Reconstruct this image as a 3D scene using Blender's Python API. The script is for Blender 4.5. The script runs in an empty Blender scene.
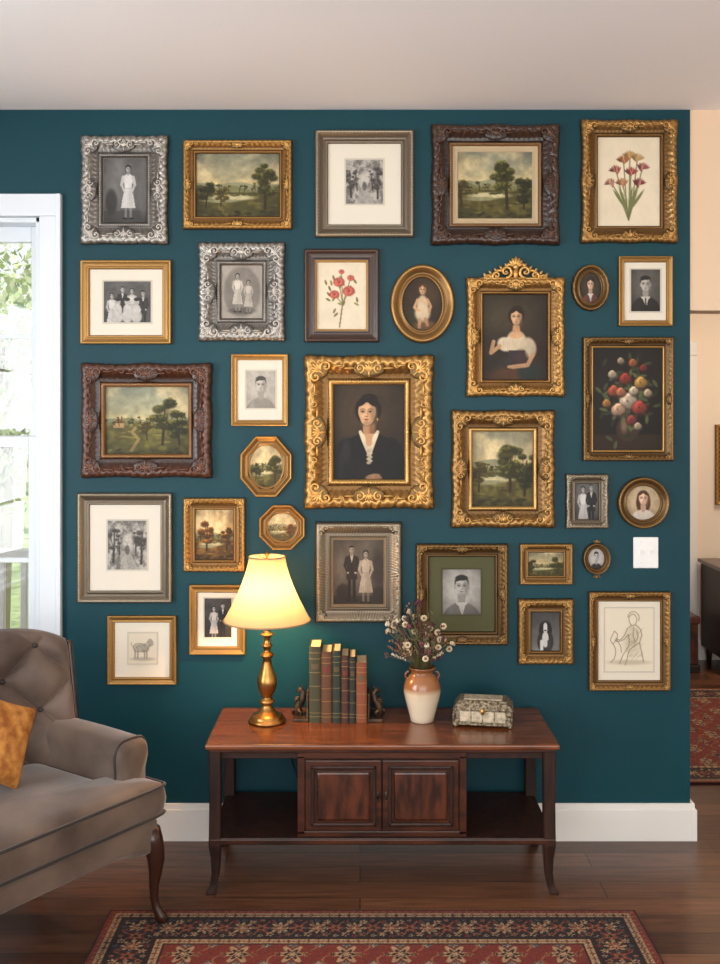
import bpy, bmesh, math, numpy as np
from mathutils import Vector, Matrix, Euler
F=1014.0; D=3.812; H=1.6
pi=math.pi
def W(px,py,y=-0.02):
    s=F/(y+D); return (px-360)/s, H-(py-414)/s
def lin(c):
    c=np.asarray(c,float)/255.0
    return np.where(c<=0.04045,c/12.92,((c+0.055)/1.055)**2.4)
def L4(c): 
    l=lin(c); return (float(l[0]),float(l[1]),float(l[2]),1.0)
# ------------------------------------------------------------ materials
def nmat(name):
    m=bpy.data.materials.new(name); m.use_nodes=True
    nt=m.node_tree; b=nt.nodes['Principled BSDF']; return m,nt,b
def mat(name,col,rough=.5,metal=0,attr=False,coat=0,sheen=0,noise=0,nscale=20,bump=0,bscale=60,stretch=(1,1,1),col2=None,spec=.5):
    m,nt,b=nmat(name)
    b.inputs['Roughness'].default_value=rough; b.inputs['Metallic'].default_value=metal
    b.inputs['Coat Weight'].default_value=coat; b.inputs['Coat Roughness'].default_value=.15
    b.inputs['Specular IOR Level'].default_value=spec
    if sheen: 
        b.inputs['Sheen Weight'].default_value=sheen; b.inputs['Sheen Roughness'].default_value=.4
    tc=nt.nodes.new('ShaderNodeTexCoord'); mp=nt.nodes.new('ShaderNodeMapping'); mp.inputs['Scale'].default_value=stretch
    nt.links.new(tc.outputs['Object'],mp.inputs['Vector'])
    src=None
    if attr:
        a=nt.nodes.new('ShaderNodeAttribute'); a.attribute_name='Col'; src=a.outputs['Color']
    elif noise and col2 is not None:
        n=nt.nodes.new('ShaderNodeTexNoise'); n.inputs['Scale'].default_value=nscale; n.inputs['Detail'].default_value=6
        nt.links.new(mp.outputs[0],n.inputs['Vector'])
        r=nt.nodes.new('ShaderNodeValToRGB'); r.color_ramp.elements[0].position=.35; r.color_ramp.elements[1].position=.65
        r.color_ramp.elements[0].color=L4(col); r.color_ramp.elements[1].color=L4(col2)
        nt.links.new(n.outputs['Fac'],r.inputs['Fac']); src=r.outputs['Color']
    if src is not None: nt.links.new(src,b.inputs['Base Color'])
    else: b.inputs['Base Color'].default_value=L4(col)
    if bump:
        n=nt.nodes.new('ShaderNodeTexNoise'); n.inputs['Scale'].default_value=bscale; n.inputs['Detail'].default_value=4
        nt.links.new(mp.outputs[0],n.inputs['Vector'])
        bp=nt.nodes.new('ShaderNodeBump'); bp.inputs['Strength'].default_value=bump; bp.inputs['Distance'].default_value=.01
        nt.links.new(n.outputs['Fac'],bp.inputs['Height']); nt.links.new(bp.outputs[0],b.inputs['Normal'])
    return m
M_teal=mat('teal_paint',(0,57,68),.5,noise=1,nscale=1.2,col2=(1,64,74),bump=.05,bscale=120,spec=.3)
M_ceil=mat('ceiling_paint',(243,239,238),.85,bump=.05,bscale=80)
M_cream=mat('cream_paint',(236,220,200),.7)
M_peach=mat('peach_paint',(230,202,172),.7)
M_grey=mat('grey_paint',(205,203,200),.7)
M_trim=mat('trim_white',(236,233,228),.35)
M_sash=mat('sash_white',(225,232,238),.35)
M_art=mat('painted_canvas',(255,255,255),.5,attr=True,spec=.3)
M_mat=mat('mat_board',(228,221,205),.8,attr=True,spec=.2)
M_gilt=mat('gilded_frame',(200,150,80),.34,metal=.65,attr=True,bump=.08,bscale=200)
M_woodf=mat('carved_wood_frame',(90,50,30),.33,attr=True,coat=.2,bump=.08,bscale=200)
M_wood=mat('mahogany',(40,19,11),.32,noise=1,nscale=6,col2=(74,37,21),stretch=(1.0,6,6),coat=.3,bump=.03,bscale=40)
M_woodlit=mat('mahogany_top_lit',(84,43,22),.27,noise=1,nscale=5,col2=(130,72,38),stretch=(1.0,8,6),coat=.35,bump=.02,bscale=40)  # brighter mahogany copy: lamplight on the table top put into its colour
M_woodd=mat('mahogany_dark',(30,15,10),.5,noise=1,nscale=8,col2=(54,28,18),stretch=(5,5,.8),coat=.08,spec=.35)
M_burl=mat('mahogany_burl',(40,18,10),.34,noise=1,nscale=14,col2=(86,42,23),stretch=(3,1,.8),coat=.3)
M_brass=mat('aged_brass',(150,104,50),.3,metal=.95,noise=1,nscale=18,col2=(190,146,84))
M_bronze=mat('dark_bronze',(46,34,26),.45,metal=.5,noise=1,nscale=30,col2=(96,72,50))
M_velvet=mat('taupe_velvet',(74,60,52),.6,noise=1,nscale=4.5,col2=(116,98,86),sheen=.45,bump=.08,bscale=260,spec=.3)
M_velvetd=mat('taupe_velvet_button',(44,35,31),.6,sheen=.3)
M_legw=mat('dark_walnut',(52,26,16),.3,coat=.3)
M_glassdark=mat('black_cord',(20,20,20),.5)
M_attr=mat('coloured_parts',(255,255,255),.6,attr=True)
M_attrg=mat('glazed_ceramic',(255,255,255),.22,attr=True,coat=.5)
M_rug=mat('wool_rug',(255,255,255),.95,attr=True,sheen=.1,bump=.35,bscale=350,spec=.1)
M_leaf=mat('tree_leaves',(120,150,90),.6,attr=True)
M_plastic=mat('switch_white',(240,240,238),.3)
M_grass=mat('lawn',(140,162,110),.9,noise=1,nscale=3,col2=(170,186,136))
def floor_mat():
    m,nt,b=nmat('dark_oak_planks'); N=nt.nodes.new
    tc=N('ShaderNodeTexCoord'); br=N('ShaderNodeTexBrick')
    br.inputs['Scale'].default_value=1; br.inputs['Brick Width'].default_value=1.3; br.inputs['Row Height'].default_value=.115
    br.inputs['Mortar Size'].default_value=.002; br.inputs['Mortar Smooth'].default_value=.2; br.offset=.37
    br.inputs['Color1'].default_value=L4((84,52,36)); br.inputs['Color2'].default_value=L4((132,88,62)); br.inputs['Mortar'].default_value=L4((20,12,9))
    nt.links.new(tc.outputs['Object'],br.inputs['Vector'])
    mp=N('ShaderNodeMapping'); mp.inputs['Scale'].default_value=(2.0,26,1); nt.links.new(tc.outputs['Object'],mp.inputs['Vector'])
    n=N('ShaderNodeTexNoise'); n.inputs['Scale'].default_value=2.5; n.inputs['Detail'].default_value=8; nt.links.new(mp.outputs[0],n.inputs['Vector'])
    r=N('ShaderNodeValToRGB'); r.color_ramp.elements[0].position=.3; r.color_ramp.elements[1].position=.7
    r.color_ramp.elements[0].color=(.42,.39,.37,1); r.color_ramp.elements[1].color=(1,1,1,1); nt.links.new(n.outputs['Fac'],r.inputs['Fac'])
    mx=N('ShaderNodeMix'); mx.data_type='RGBA'; mx.blend_type='MULTIPLY'; mx.inputs[0].default_value=1
    nt.links.new(br.outputs['Color'],mx.inputs[6]); nt.links.new(r.outputs['Color'],mx.inputs[7]); nt.links.new(mx.outputs[2],b.inputs['Base Color'])
    b.inputs['Roughness'].default_value=.28
    bp=N('ShaderNodeBump'); bp.inputs['Strength'].default_value=.3; bp.inputs['Distance'].default_value=.004; bp.invert=True
    nt.links.new(br.outputs['Fac'],bp.inputs['Height']); nt.links.new(bp.outputs[0],b.inputs['Normal'])
    return m
M_floor=floor_mat()
def shade_mat():
    m,nt,b=nmat('lamp_shade_fabric'); N=nt.nodes.new
    out=nt.nodes['Material Output']; tr=N('ShaderNodeBsdfTranslucent'); df=N('ShaderNodeBsdfDiffuse'); mx=N('ShaderNodeMixShader')
    tr.inputs[0].default_value=(.25,.20,.125,1); df.inputs[0].default_value=(.66,.50,.30,1); mx.inputs[0].default_value=.55
    nt.links.new(df.outputs[0],mx.inputs[1]); nt.links.new(tr.outputs[0],mx.inputs[2]); nt.links.new(mx.outputs[0],out.inputs[0]); return m
M_shade=shade_mat()
def glass_mat():
    m,nt,b=nmat('window_glass'); N=nt.nodes.new; out=nt.nodes['Material Output']
    tr=N('ShaderNodeBsdfTransparent'); gl=N('ShaderNodeBsdfGlossy'); gl.inputs['Roughness'].default_value=.02; mx=N('ShaderNodeMixShader'); mx.inputs[0].default_value=.05
    nt.links.new(tr.outputs[0],mx.inputs[1]); nt.links.new(gl.outputs[0],mx.inputs[2]); nt.links.new(mx.outputs[0],out.inputs[0]); return m
M_glass=glass_mat()
# ------------------------------------------------------------ mesh builder
class MB:
    def __init__(s): s.v=[];s.f=[];s.m=[];s.c=[];s.sm=[];s.n=0;s.mats=[]
    def add(s,V,Fc,mt,col=(255,255,255),smooth=True,lincol=None):
        V=np.asarray(V,float).reshape(-1,3)
        if mt not in s.mats: s.mats.append(mt)
        k=s.mats.index(mt); o=s.n
        s.v.append(V)
        c=lin(col)
        if c.ndim==1: c=np.tile(c,(len(V),1))
        else: c=c.reshape(-1,3)
        s.c.append(c)
        Fl=[tuple(int(i)+o for i in f) for f in Fc]
        s.f+=Fl; s.m+=[k]*len(Fl); s.sm+=[smooth]*len(Fl); s.n+=len(V)
    def grid(s,G,mt,col=(255,255,255),cu=False,cv=False,smooth=True):
        G=np.asarray(G,float); n,m=G.shape[:2]
        I=np.arange(n*m).reshape(n,m)
        iu=np.arange(n if cu else n-1); iv=np.arange(m if cv else m-1)
        a=I[iu][:,iv]; b=I[(iu+1)%n][:,iv]; c=I[(iu+1)%n][:,(iv+1)%m]; d=I[iu][:,(iv+1)%m]
        Fc=np.stack([a,b,c,d],-1).reshape(-1,4)
        s.add(G,Fc,mt,col,smooth)
    def tube(s,P,R,mt,col=(255,255,255),seg=8,cap=True,closed=False):
        P=np.asarray(P,float); n=len(P); R=np.ones(n)*R if np.isscalar(R) else np.asarray(R,float)
        if closed: T=np.roll(P,-1,0)-np.roll(P,1,0)
        else: T=np.gradient(P,axis=0)
        T/= (np.linalg.norm(T,axis=1)[:,None]+1e-12)
        ref=np.array([0,0,1.]) if abs(T[0][2])<.9 else np.array([1.,0,0])
        u=np.cross(T[0],ref); u/=np.linalg.norm(u); rows=[]
        th=np.linspace(0,2*pi,seg,endpoint=False)
        for i in range(n):
            u=u-T[i]*np.dot(u,T[i]); u/=np.linalg.norm(u)+1e-12; w=np.cross(T[i],u)
            rows.append(P[i]+R[i]*(np.cos(th)[:,None]*u+np.sin(th)[:,None]*w))
        if cap and not closed:
            rows=[np.tile(P[0],(seg,1))]+rows+[np.tile(P[-1],(seg,1))]
        s.grid(np.array(rows),mt,col,cu=closed,cv=True)
    def lathe(s,cx,cy,prof,mt,col=(255,255,255),seg=32,z0=0,smooth=True,cols=None):
        pr=np.array(prof,float); th=np.linspace(0,2*pi,seg,endpoint=False)
        G=np.zeros((len(pr),seg,3)); G[:,:,0]=cx+pr[:,0:1]*np.cos(th); G[:,:,1]=cy+pr[:,0:1]*np.sin(th); G[:,:,2]=z0+pr[:,1:2]
        c=col
        if cols is not None: c=np.repeat(np.array(cols,float)[:,None,:],seg,1)
        s.grid(G,mt,c,cv=True,smooth=smooth)
    def ell(s,c,r,mt,col=(255,255,255),R=None,nu=10,nv=6):
        th=np.linspace(0,2*pi,nu,endpoint=False); ph=np.linspace(0,pi,nv)
        G=np.zeros((nv,nu,3)); G[:,:,0]=np.sin(ph)[:,None]*np.cos(th)*r[0]; G[:,:,1]=np.sin(ph)[:,None]*np.sin(th)*r[1]; G[:,:,2]=np.cos(ph)[:,None]*r[2]
        if R is not None: G=G@np.array(R).T
        s.grid(G+np.array(c),mt,col,cv=True)
    def box(s,x0,x1,y0,y1,z0,z1,mt,bev=0.0,col=(255,255,255),T=None,seg=2):
        bm=bmesh.new(); bmesh.ops.create_cube(bm,size=1)
        for v in bm.verts: v.co=Vector(((x0+x1)/2+v.co.x*(x1-x0),(y0+y1)/2+v.co.y*(y1-y0),(z0+z1)/2+v.co.z*(z1-z0)))
        if bev>0: bmesh.ops.bevel(bm,geom=bm.edges[:],offset=bev,segments=seg,affect='EDGES',profile=.5)
        bm.verts.index_update()
        V=[tuple(v.co) for v in bm.verts]; Fc=[[v.index for v in f.verts] for f in bm.faces]; bm.free()
        V=np.array(V)
        if T is not None: V=T(V)
        s.add(V,Fc,mt,col,smooth=False)
    def build(s,name,parent=None,recalc=True):
        me=bpy.data.meshes.new(name); V=np.concatenate(s.v)
        me.from_pydata(V.tolist(),[],s.f)
        for m in s.mats: me.materials.append(m)
        me.polygons.foreach_set('material_index',s.m); me.polygons.foreach_set('use_smooth',s.sm)
        ca=me.color_attributes.new('Col','FLOAT_COLOR','POINT')
        C=np.ones((len(V),4),np.float32); C[:,:3]=np.concatenate(s.c); ca.data.foreach_set('color',C.ravel())
        if recalc:
            bm=bmesh.new(); bm.from_mesh(me); bmesh.ops.recalc_face_normals(bm,faces=bm.faces[:]); bm.to_mesh(me); bm.free()
        me.update()
        ob=bpy.data.objects.new(name,me); bpy.context.collection.objects.link(ob)
        if parent: ob.parent=parent
        return ob
def empty(name,loc=(0,0,0)):
    e=bpy.data.objects.new(name,None); bpy.context.collection.objects.link(e); e.empty_display_size=.05
    return e
def simplebox(name,boxes,mt,bev=0,parent=None):
    b=MB()
    for q in boxes: b.box(*q,mt,bev)
    return b.build(name,parent)
# ------------------------------------------------------------ room shell
CZ=2.744
simplebox('floor',[(-2.4,4.3,-4.7,2.9,-.1,0)],M_floor)
simplebox('ceiling',[(-2.4,4.3,-4.7,2.9,CZ,CZ+.1)],M_ceil)
wl,wr,wb,wt=-2.06,-1.2,.55,2.34
XE=1.241
simplebox('wall_back',[(-2.3,wl,0,.14,0,CZ),(wr,XE,0,.14,0,CZ),(wl,wr,0,.14,0,wb),(wl,wr,0,.14,wt,CZ)],M_teal)
simplebox('wall_header',[(XE,2.6,.005,.14,1.99,CZ)],M_peach)
simplebox('wall_left',[(-2.4,-2.3,-4.7,-3.3,0,CZ),(-2.4,-2.3,-1.5,.14,0,CZ),(-2.4,-2.3,-3.3,-1.5,0,.5),(-2.4,-2.3,-3.3,-1.5,2.35,CZ)],M_grey)
simplebox('wall_right',[(2.6,2.7,-4.7,.14,0,CZ)],M_cream)
simplebox('wall_far',[(.3,1.29,2.8,2.9,0,CZ),(2.10,4.3,2.8,2.9,0,CZ),(1.29,2.10,2.8,2.9,1.98,CZ)],M_cream)
simplebox('wall_hall',[(.3,.4,.14,2.8,0,CZ)],M_cream)
simplebox('wall_side',[(4.2,4.3,.14,2.8,0,CZ),(2.7,4.2,.04,.14,0,CZ)],M_cream)
def bb(name,boxes):
    b=MB()
    for (x0,x1,y0,y1,ax) in boxes:
        b.box(x0,x1,y0,y1,0,.118,M_trim,.002)
        b.box(x0+(.006 if ax=='x+' else 0),x1-(.006 if 'x-' in ax else 0),y0+(.007 if 'y' in ax else 0),y1,.116,.139,M_trim,.003)
    return b.build(name)
bb('baseboard_back',[(-2.28,XE+.001,-.018,0,'y'),(XE,XE+.021,-.0185,.14,'x-y')])
bb('baseboard_left',[(-2.3,-2.282,-4.6,-.02,'x-')])
bb('baseboard_far',[(.4,1.19,2.78,2.8,'y'),(2.2,4.2,2.78,2.8,'y')])
bb('baseboard_right',[(2.582,2.6,-4.6,0,'x+')])
simplebox('trim_1',[(2.10,2.19,2.77,2.8,0,1.98),(1.2,1.29,2.77,2.8,0,1.98),(1.2,2.19,2.765,2.8,1.98,2.07)],M_trim,.004)
b=MB(); b.box(1.295,2.095,2.83,2.87,0.003,1.975,M_trim,.003)
for z0,z1 in((.2,.9),(1.05,1.85)):
    for x0,x1 in((1.38,1.66),(1.73,2.01)): b.box(x0,x1,2.822,2.835,z0,z1,M_trim,.006)
b.ell((2.03,2.80,.98),(.025,.025,.025),M_brass); b.tube([(2.03,2.80,.98),(2.03,2.832,.98)],.009,M_brass)
b.build('door_1')
def window(name,mapf,w0,w1,z0,z1):
    b=MB(); T=lambda V:mapf(V)
    def bx(u0,u1,d0,d1,a,c,m=M_sash,bev=.003): b.box(u0,u1,d0,d1,a,c,m,bev,T=T)
    cw=.078
    bx(w0-cw,w0,-.022,0,z0-.03,z1+.0); bx(w1,w1+cw,-.022,0,z0-.03,z1+.0)
    bx(w0-cw,w1+cw,-.026,0,z1,z1+.083)
    bx(w1+.062,w1+cw+.004,-.03,0,z0-.03,z1+.083); bx(w0-cw-.004,w0-.062,-.03,0,z0-.03,z1+.083)
    bx(w0-.1,w1+.1,-.06,.0,z0-.03,z0,bev=.006); bx(w0-cw,w1+cw,-.02,0,z0-.11,z0-.03)
    for q in((w0,w0+.02,0,.13,z0,z1),(w1-.02,w1,0,.13,z0,z1),(w0,w1,0,.13,z1-.02,z1),(w0,w1,0,.13,z0,z0+.02)): bx(*q)
    zm=(z0+z1)/2+.05
    for (a,c,d) in((z0+.02,zm+.02,.045),(zm-.02,z1-.02,.08)):
        st=.042
        bx(w0+.02,w0+.02+st,d,d+.033,a,c); bx(w1-.02-st,w1-.02,d,d+.033,a,c)
        bx(w0+.02+st,w1-.02-st,d,d+.033,a,a+.042); bx(w0+.02+st,w1-.02-st,d,d+.033,c-.06 if c>zm+.1 else c-.042,c)
        mid=(w0+w1)/2; bx(mid-.009,mid+.009,d+.006,d+.028,a+.04,c-.04,bev=.002)
        hz=(a+c)/2; bx(w0+.06,w1-.06,d+.006,d+.028,hz-.009,hz+.009,bev=.002)
        bx(w0+.05,w1-.05,d+.015,d+.018,a+.03,c-.03,M_glass,0)
    return b.build(name)
window('window_1',lambda V:V,wl,wr,wb,wt)
window('added_side_window',lambda V:np.stack([-2.3-V[:,1],V[:,0],V[:,2]],1),-3.3,-1.5,.5,2.35)  # unseen window added in the left wall to give light from that side
# exterior
simplebox('lawn',[(-30,30,2.95,40,-.7,-.6),(-30,.2,.2,2.95,-.7,-.6)],M_grass)
M_deck=mat('deck_boards',(200,196,188),.6)
simplebox('deck',[(-4.2,.25,.16+i*.115,.16+i*.115+.108,-.12,-.09) for i in range(11)],M_deck,.003)
b=MB()
for x in np.arange(-4.1,.2,.11): b.box(x,x+.03,1.2,1.23,.0,.88,M_trim,.003)
for x in(-4.2,-2.75,-1.35,.1): b.box(x,x+.09,1.17,1.26,-.09,1.0,M_trim,.006)
b.box(-4.2,.2,1.165,1.265,.88,.93,M_trim,.006); b.box(-4.2,.2,1.19,1.24,.02,.07,M_trim,.004)
b.build('deck_railing')
rng=np.random.default_rng(5)
def tree(x,y,h,rad,nleaf):
    b=MB()
    b.tube([(x,y,-.58),(x+.05,y,h*.3),(x-.05,y+.05,h*.6),(x,y,h*.9)],[.08,.07,.05,.02],M_attr,(150,136,120),seg=8)
    C=[]
    for k in range(20):
        a=rng.uniform(0,2*pi); z=h*rng.uniform(.3,1.0); r=rad*rng.uniform(.2,.8)
        c=np.array([x+r*math.cos(a),y+r*math.sin(a),z]); C.append(c)
        b.tube([(x,y,z-.5),tuple((c+np.array([x,y,z-.3]))/2),tuple(c)],[.03,.018,.006],M_attr,(130,116,100),seg=5)
    C=np.array(C); P=C[rng.integers(0,len(C),nleaf)]+rng.normal(0,rad*.22,(nleaf,3)); P[:,2]=np.maximum(P[:,2],.0)
    A=rng.normal(0,1,(nleaf,3)); A/=np.linalg.norm(A,axis=1)[:,None]; B=np.cross(A,rng.normal(0,1,(nleaf,3))); B/=np.linalg.norm(B,axis=1)[:,None]
    s1=.06; V=np.stack([P-A*s1,P+B*s1*.5,P+A*s1,P-B*s1*.5],1)
    Fc=np.arange(nleaf*4).reshape(-1,4)
    col=np.repeat(np.array([[176,190,144]])+rng.uniform(-35,35,(nleaf,1))*np.array([[1,.8,.9]]),4,0)
    b.add(V,Fc,M_leaf,np.clip(col,0,255),smooth=False)
    b.build('garden_tree',recalc=False)
tree(-3.3,5.5,2.7,1.1,1900); tree(-5.6,7,4.2,1.6,2000); tree(-1.5,8.5,3.0,1.5,1600); tree(-3.9,9.5,4.2,1.7,2200)
# ------------------------------------------------------------ painter
def nz(w,h,nx,ny,seed):
    r=np.random.default_rng(seed).random((ny+2,nx+2))
    x=np.linspace(0,nx,w); y=np.linspace(0,ny,h); xi=x.astype(int); yi=y.astype(int); fx=x-xi; fy=y-yi
    fx=fx*fx*(3-2*fx); fy=fy*fy*(3-2*fy); fy=fy[:,None]
    a=r[yi][:,xi]; b_=r[yi][:,xi+1]; c=r[yi+1][:,xi]; d=r[yi+1][:,xi+1]
    return (a*(1-fx)+b_*fx)*(1-fy)+(c*(1-fx)+d*fx)*fy
def fbm(w,h,n,seed):
    return (nz(w,h,n,n,seed)*.5+nz(w,h,n*2,n*2,seed+1)*.28+nz(w,h,n*4,n*4,seed+2)*.22)
class Cv:
    def __init__(s,w,h,col,col2=None):
        s.w=w;s.h=h;s.asp=w/h; s.X,s.Y=np.meshgrid(np.linspace(0,s.asp,w),np.linspace(0,1,h))
        c=np.array(col,float); s.a=np.ones((h,w,3))*c
        if col2 is not None: t=s.Y[...,None]; s.a=c*(1-t)+np.array(col2,float)*t
    def put(s,m,col): m=np.clip(m,0,1)[...,None]; s.a=s.a*(1-m)+np.array(col,float)*m
    def e(s,cx,cy,rx,ry,col,rot=0,soft=.15,al=1):
        dx=s.X-cx; dy=s.Y-cy; c=math.cos(rot); n=math.sin(rot)
        q=np.sqrt(((dx*c+dy*n)/rx)**2+((-dx*n+dy*c)/ry)**2)
        s.put(np.clip((1-q)/soft+.5,0,1)*al,col)
    def p(s,pts,col,al=1):
        m=np.zeros(s.X.shape,bool); n=len(pts)
        for i in range(n):
            x1,y1=pts[i]; x2,y2=pts[(i+1)%n]
            if y1==y2: continue
            m^=((s.Y>min(y1,y2))&(s.Y<=max(y1,y2))&(s.X<x1+(s.Y-y1)*(x2-x1)/(y2-y1)))
        s.put(m*float(al),col)
    def l(s,pts,w,col,al=1):
        m=np.zeros(s.X.shape)
        for (x1,y1),(x2,y2) in zip(pts[:-1],pts[1:]):
            dx,dy=x2-x1,y2-y1; t=np.clip(((s.X-x1)*dx+(s.Y-y1)*dy)/(dx*dx+dy*dy+1e-9),0,1)
            d=np.hypot(s.X-x1-t*dx,s.Y-y1-t*dy); m=np.maximum(m,np.clip((w-d)*s.h*.8+.5,0,1))
        s.put(m*al,col)
    def vig(s,k=.35):
        d=np.hypot((s.X/s.asp-.5),(s.Y-.5)); s.a=s.a*(1-k*np.clip(d*1.5,0,1)**2)[...,None]; return s
    def grain(s,k,n,seed): s.a=s.a*(1+k*(fbm(s.w,s.h,n,seed)-.5))[...,None]; return s
    def tint(s,t): s.a=s.a*np.array(t,float); return s
    def mono(s,dk,lt):
        l=(s.a@np.array([.3,.55,.15]))/255; s.a=np.array(dk,float)*(1-l[...,None])+np.array(lt,float)*l[...,None]; return s
def ptree(c,x,y,h,wd,col,rng,n=55):
    col=np.array(col,float); tr=(54,40,26)
    lean=rng.uniform(-.04,.04)
    c.l([(x,y),(x+lean*.5,y-h*.35)],h*.028,tr); c.l([(x+lean*.5,y-h*.35),(x+lean,y-h*.75)],h*.016,tr)
    K=max(3,n//8); cl=[]
    for k in range(K):
        a=rng.uniform(0,2*pi); r=rng.random()**.5
        cl.append((x+lean+wd*.85*r*math.cos(a),y-h*.60+h*.34*r*math.sin(a)))
        c.l([(x+lean*.6,y-h*.3),(cl[-1][0],cl[-1][1])],h*.008,tr,.8)
    cl.sort(key=lambda q:q[1])
    for (qx,qy) in cl[::-1]:
        rr=wd*rng.uniform(.28,.5)
        c.e(qx,qy+rr*.2,rr*1.05,rr*.7,col*.55,soft=.5,al=.9)
        for k in range(9):
            a=rng.uniform(0,2*pi); r=rng.random()**.5; bx=qx+rr*r*math.cos(a); by=qy+rr*.65*r*math.sin(a)
            lf=1.0-.55*math.sin(a)*r-.25*math.cos(a)*r+rng.uniform(-.15,.15)
            c.e(bx,by,rr*rng.uniform(.16,.34),rr*rng.uniform(.12,.24),np.clip(col*lf,0,255),rot=rng.uniform(-.6,.6),soft=.6,al=.85)
def landscape(w,h,seed,sky1=(150,165,165),sky2=(215,195,150),g=(92,88,46),hz=.55,trees=((.75,.85,.7,.16),),water=True,autumn=False,house=False):
    c=Cv(w,h,sky1,sky2); rng=np.random.default_rng(seed); A=c.asp
    c.put(np.clip((c.Y/hz-.45)*1.2,0,1)*.6*(c.Y<hz+.1),sky2)
    n=fbm(w,h,3,seed); c.put(np.clip((n-.46)*5,0,1)*.75*(c.Y<hz),(242,228,196))
    c.put(np.clip(.45-n,0,1)*1.3*(c.Y<hz),(120,128,126))
    for k,(cc,o) in enumerate((((142,146,128),-.08),((116,120,88),-.03),((100,98,58),.03))):
        line=hz+o+.05*(nz(w,2,4+3*k,1,seed+9+k)[0]-.5)*2+.015*(nz(w,2,18,1,seed+19+k)[0]-.5); c.put(np.clip((c.Y-line[None,:])*h*.6,0,1),cc)
    c.put(.9*(c.Y>hz+.05),np.array(g)*.8)
    gn=fbm(w,h,6,seed+4); c.put(np.clip((gn-.46)*4,0,1)*.5*(c.Y>hz+.04),np.array(g)*1.6)
    for i in range(26): x=A*rng.random(); y=hz+.06+(1-hz)*rng.random()**1.3*.8; c.e(x,y,.07*rng.random()+.02,.012,np.array(g)*rng.uniform(.5,1.8),soft=.8,al=.6)
    if water:
        c.e(A*.42,hz+.13,A*.28,.045,(186,184,158),soft=.5); c.e(A*.3,hz+.18,A*.2,.03,(146,148,124),soft=.7); c.l([(A*.2,hz+.14),(A*.6,hz+.135)],.004,(222,214,184),.6)
        for i in range(14): c.e(A*(.15+.55*rng.random()),hz+.09+.02*rng.random(),.03,.012,(66,68,36),soft=.7,al=.8)
    if house:
        c.p([(A*.1,hz+.09),(A*.1,hz+.01),(A*.16,hz-.04),(A*.23,hz+.01),(A*.23,hz+.09)],(170,142,108)); c.p([(A*.085,hz+.015),(A*.16,hz-.055),(A*.245,hz+.015)],(110,76,52)); c.l([(A*.2,hz-.02),(A*.2,hz-.07)],.012,(120,84,60))
        c.l([(A*.28,1),(A*.4,hz+.25),(A*.32,hz+.15),(A*.36,hz+.09)],.022,(184,158,112),.6)
    cols=[(88,90,42),(72,76,38),(108,98,48)] if not autumn else [(144,92,34),(110,78,32),(170,112,48)]
    for i in range(13): ptree(c,A*(i+rng.random())/13,hz+.06,.10+.09*rng.random(),.05,np.array(cols[i%3])*1.15,rng,16)
    for i,(tx,ty,th,tw) in enumerate(trees): ptree(c,A*tx,ty,th,tw*1.25,cols[i%3],rng,96)
    for i in range(40): c.e(A*rng.random(),.9+.1*rng.random(),.045,.02,np.array(g)*rng.uniform(.35,.95),rot=rng.uniform(-.5,.5),soft=.7,al=.7)
    return c.grain(.3,16,seed).vig(.32).tint((1.02,.98,.86))
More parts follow.
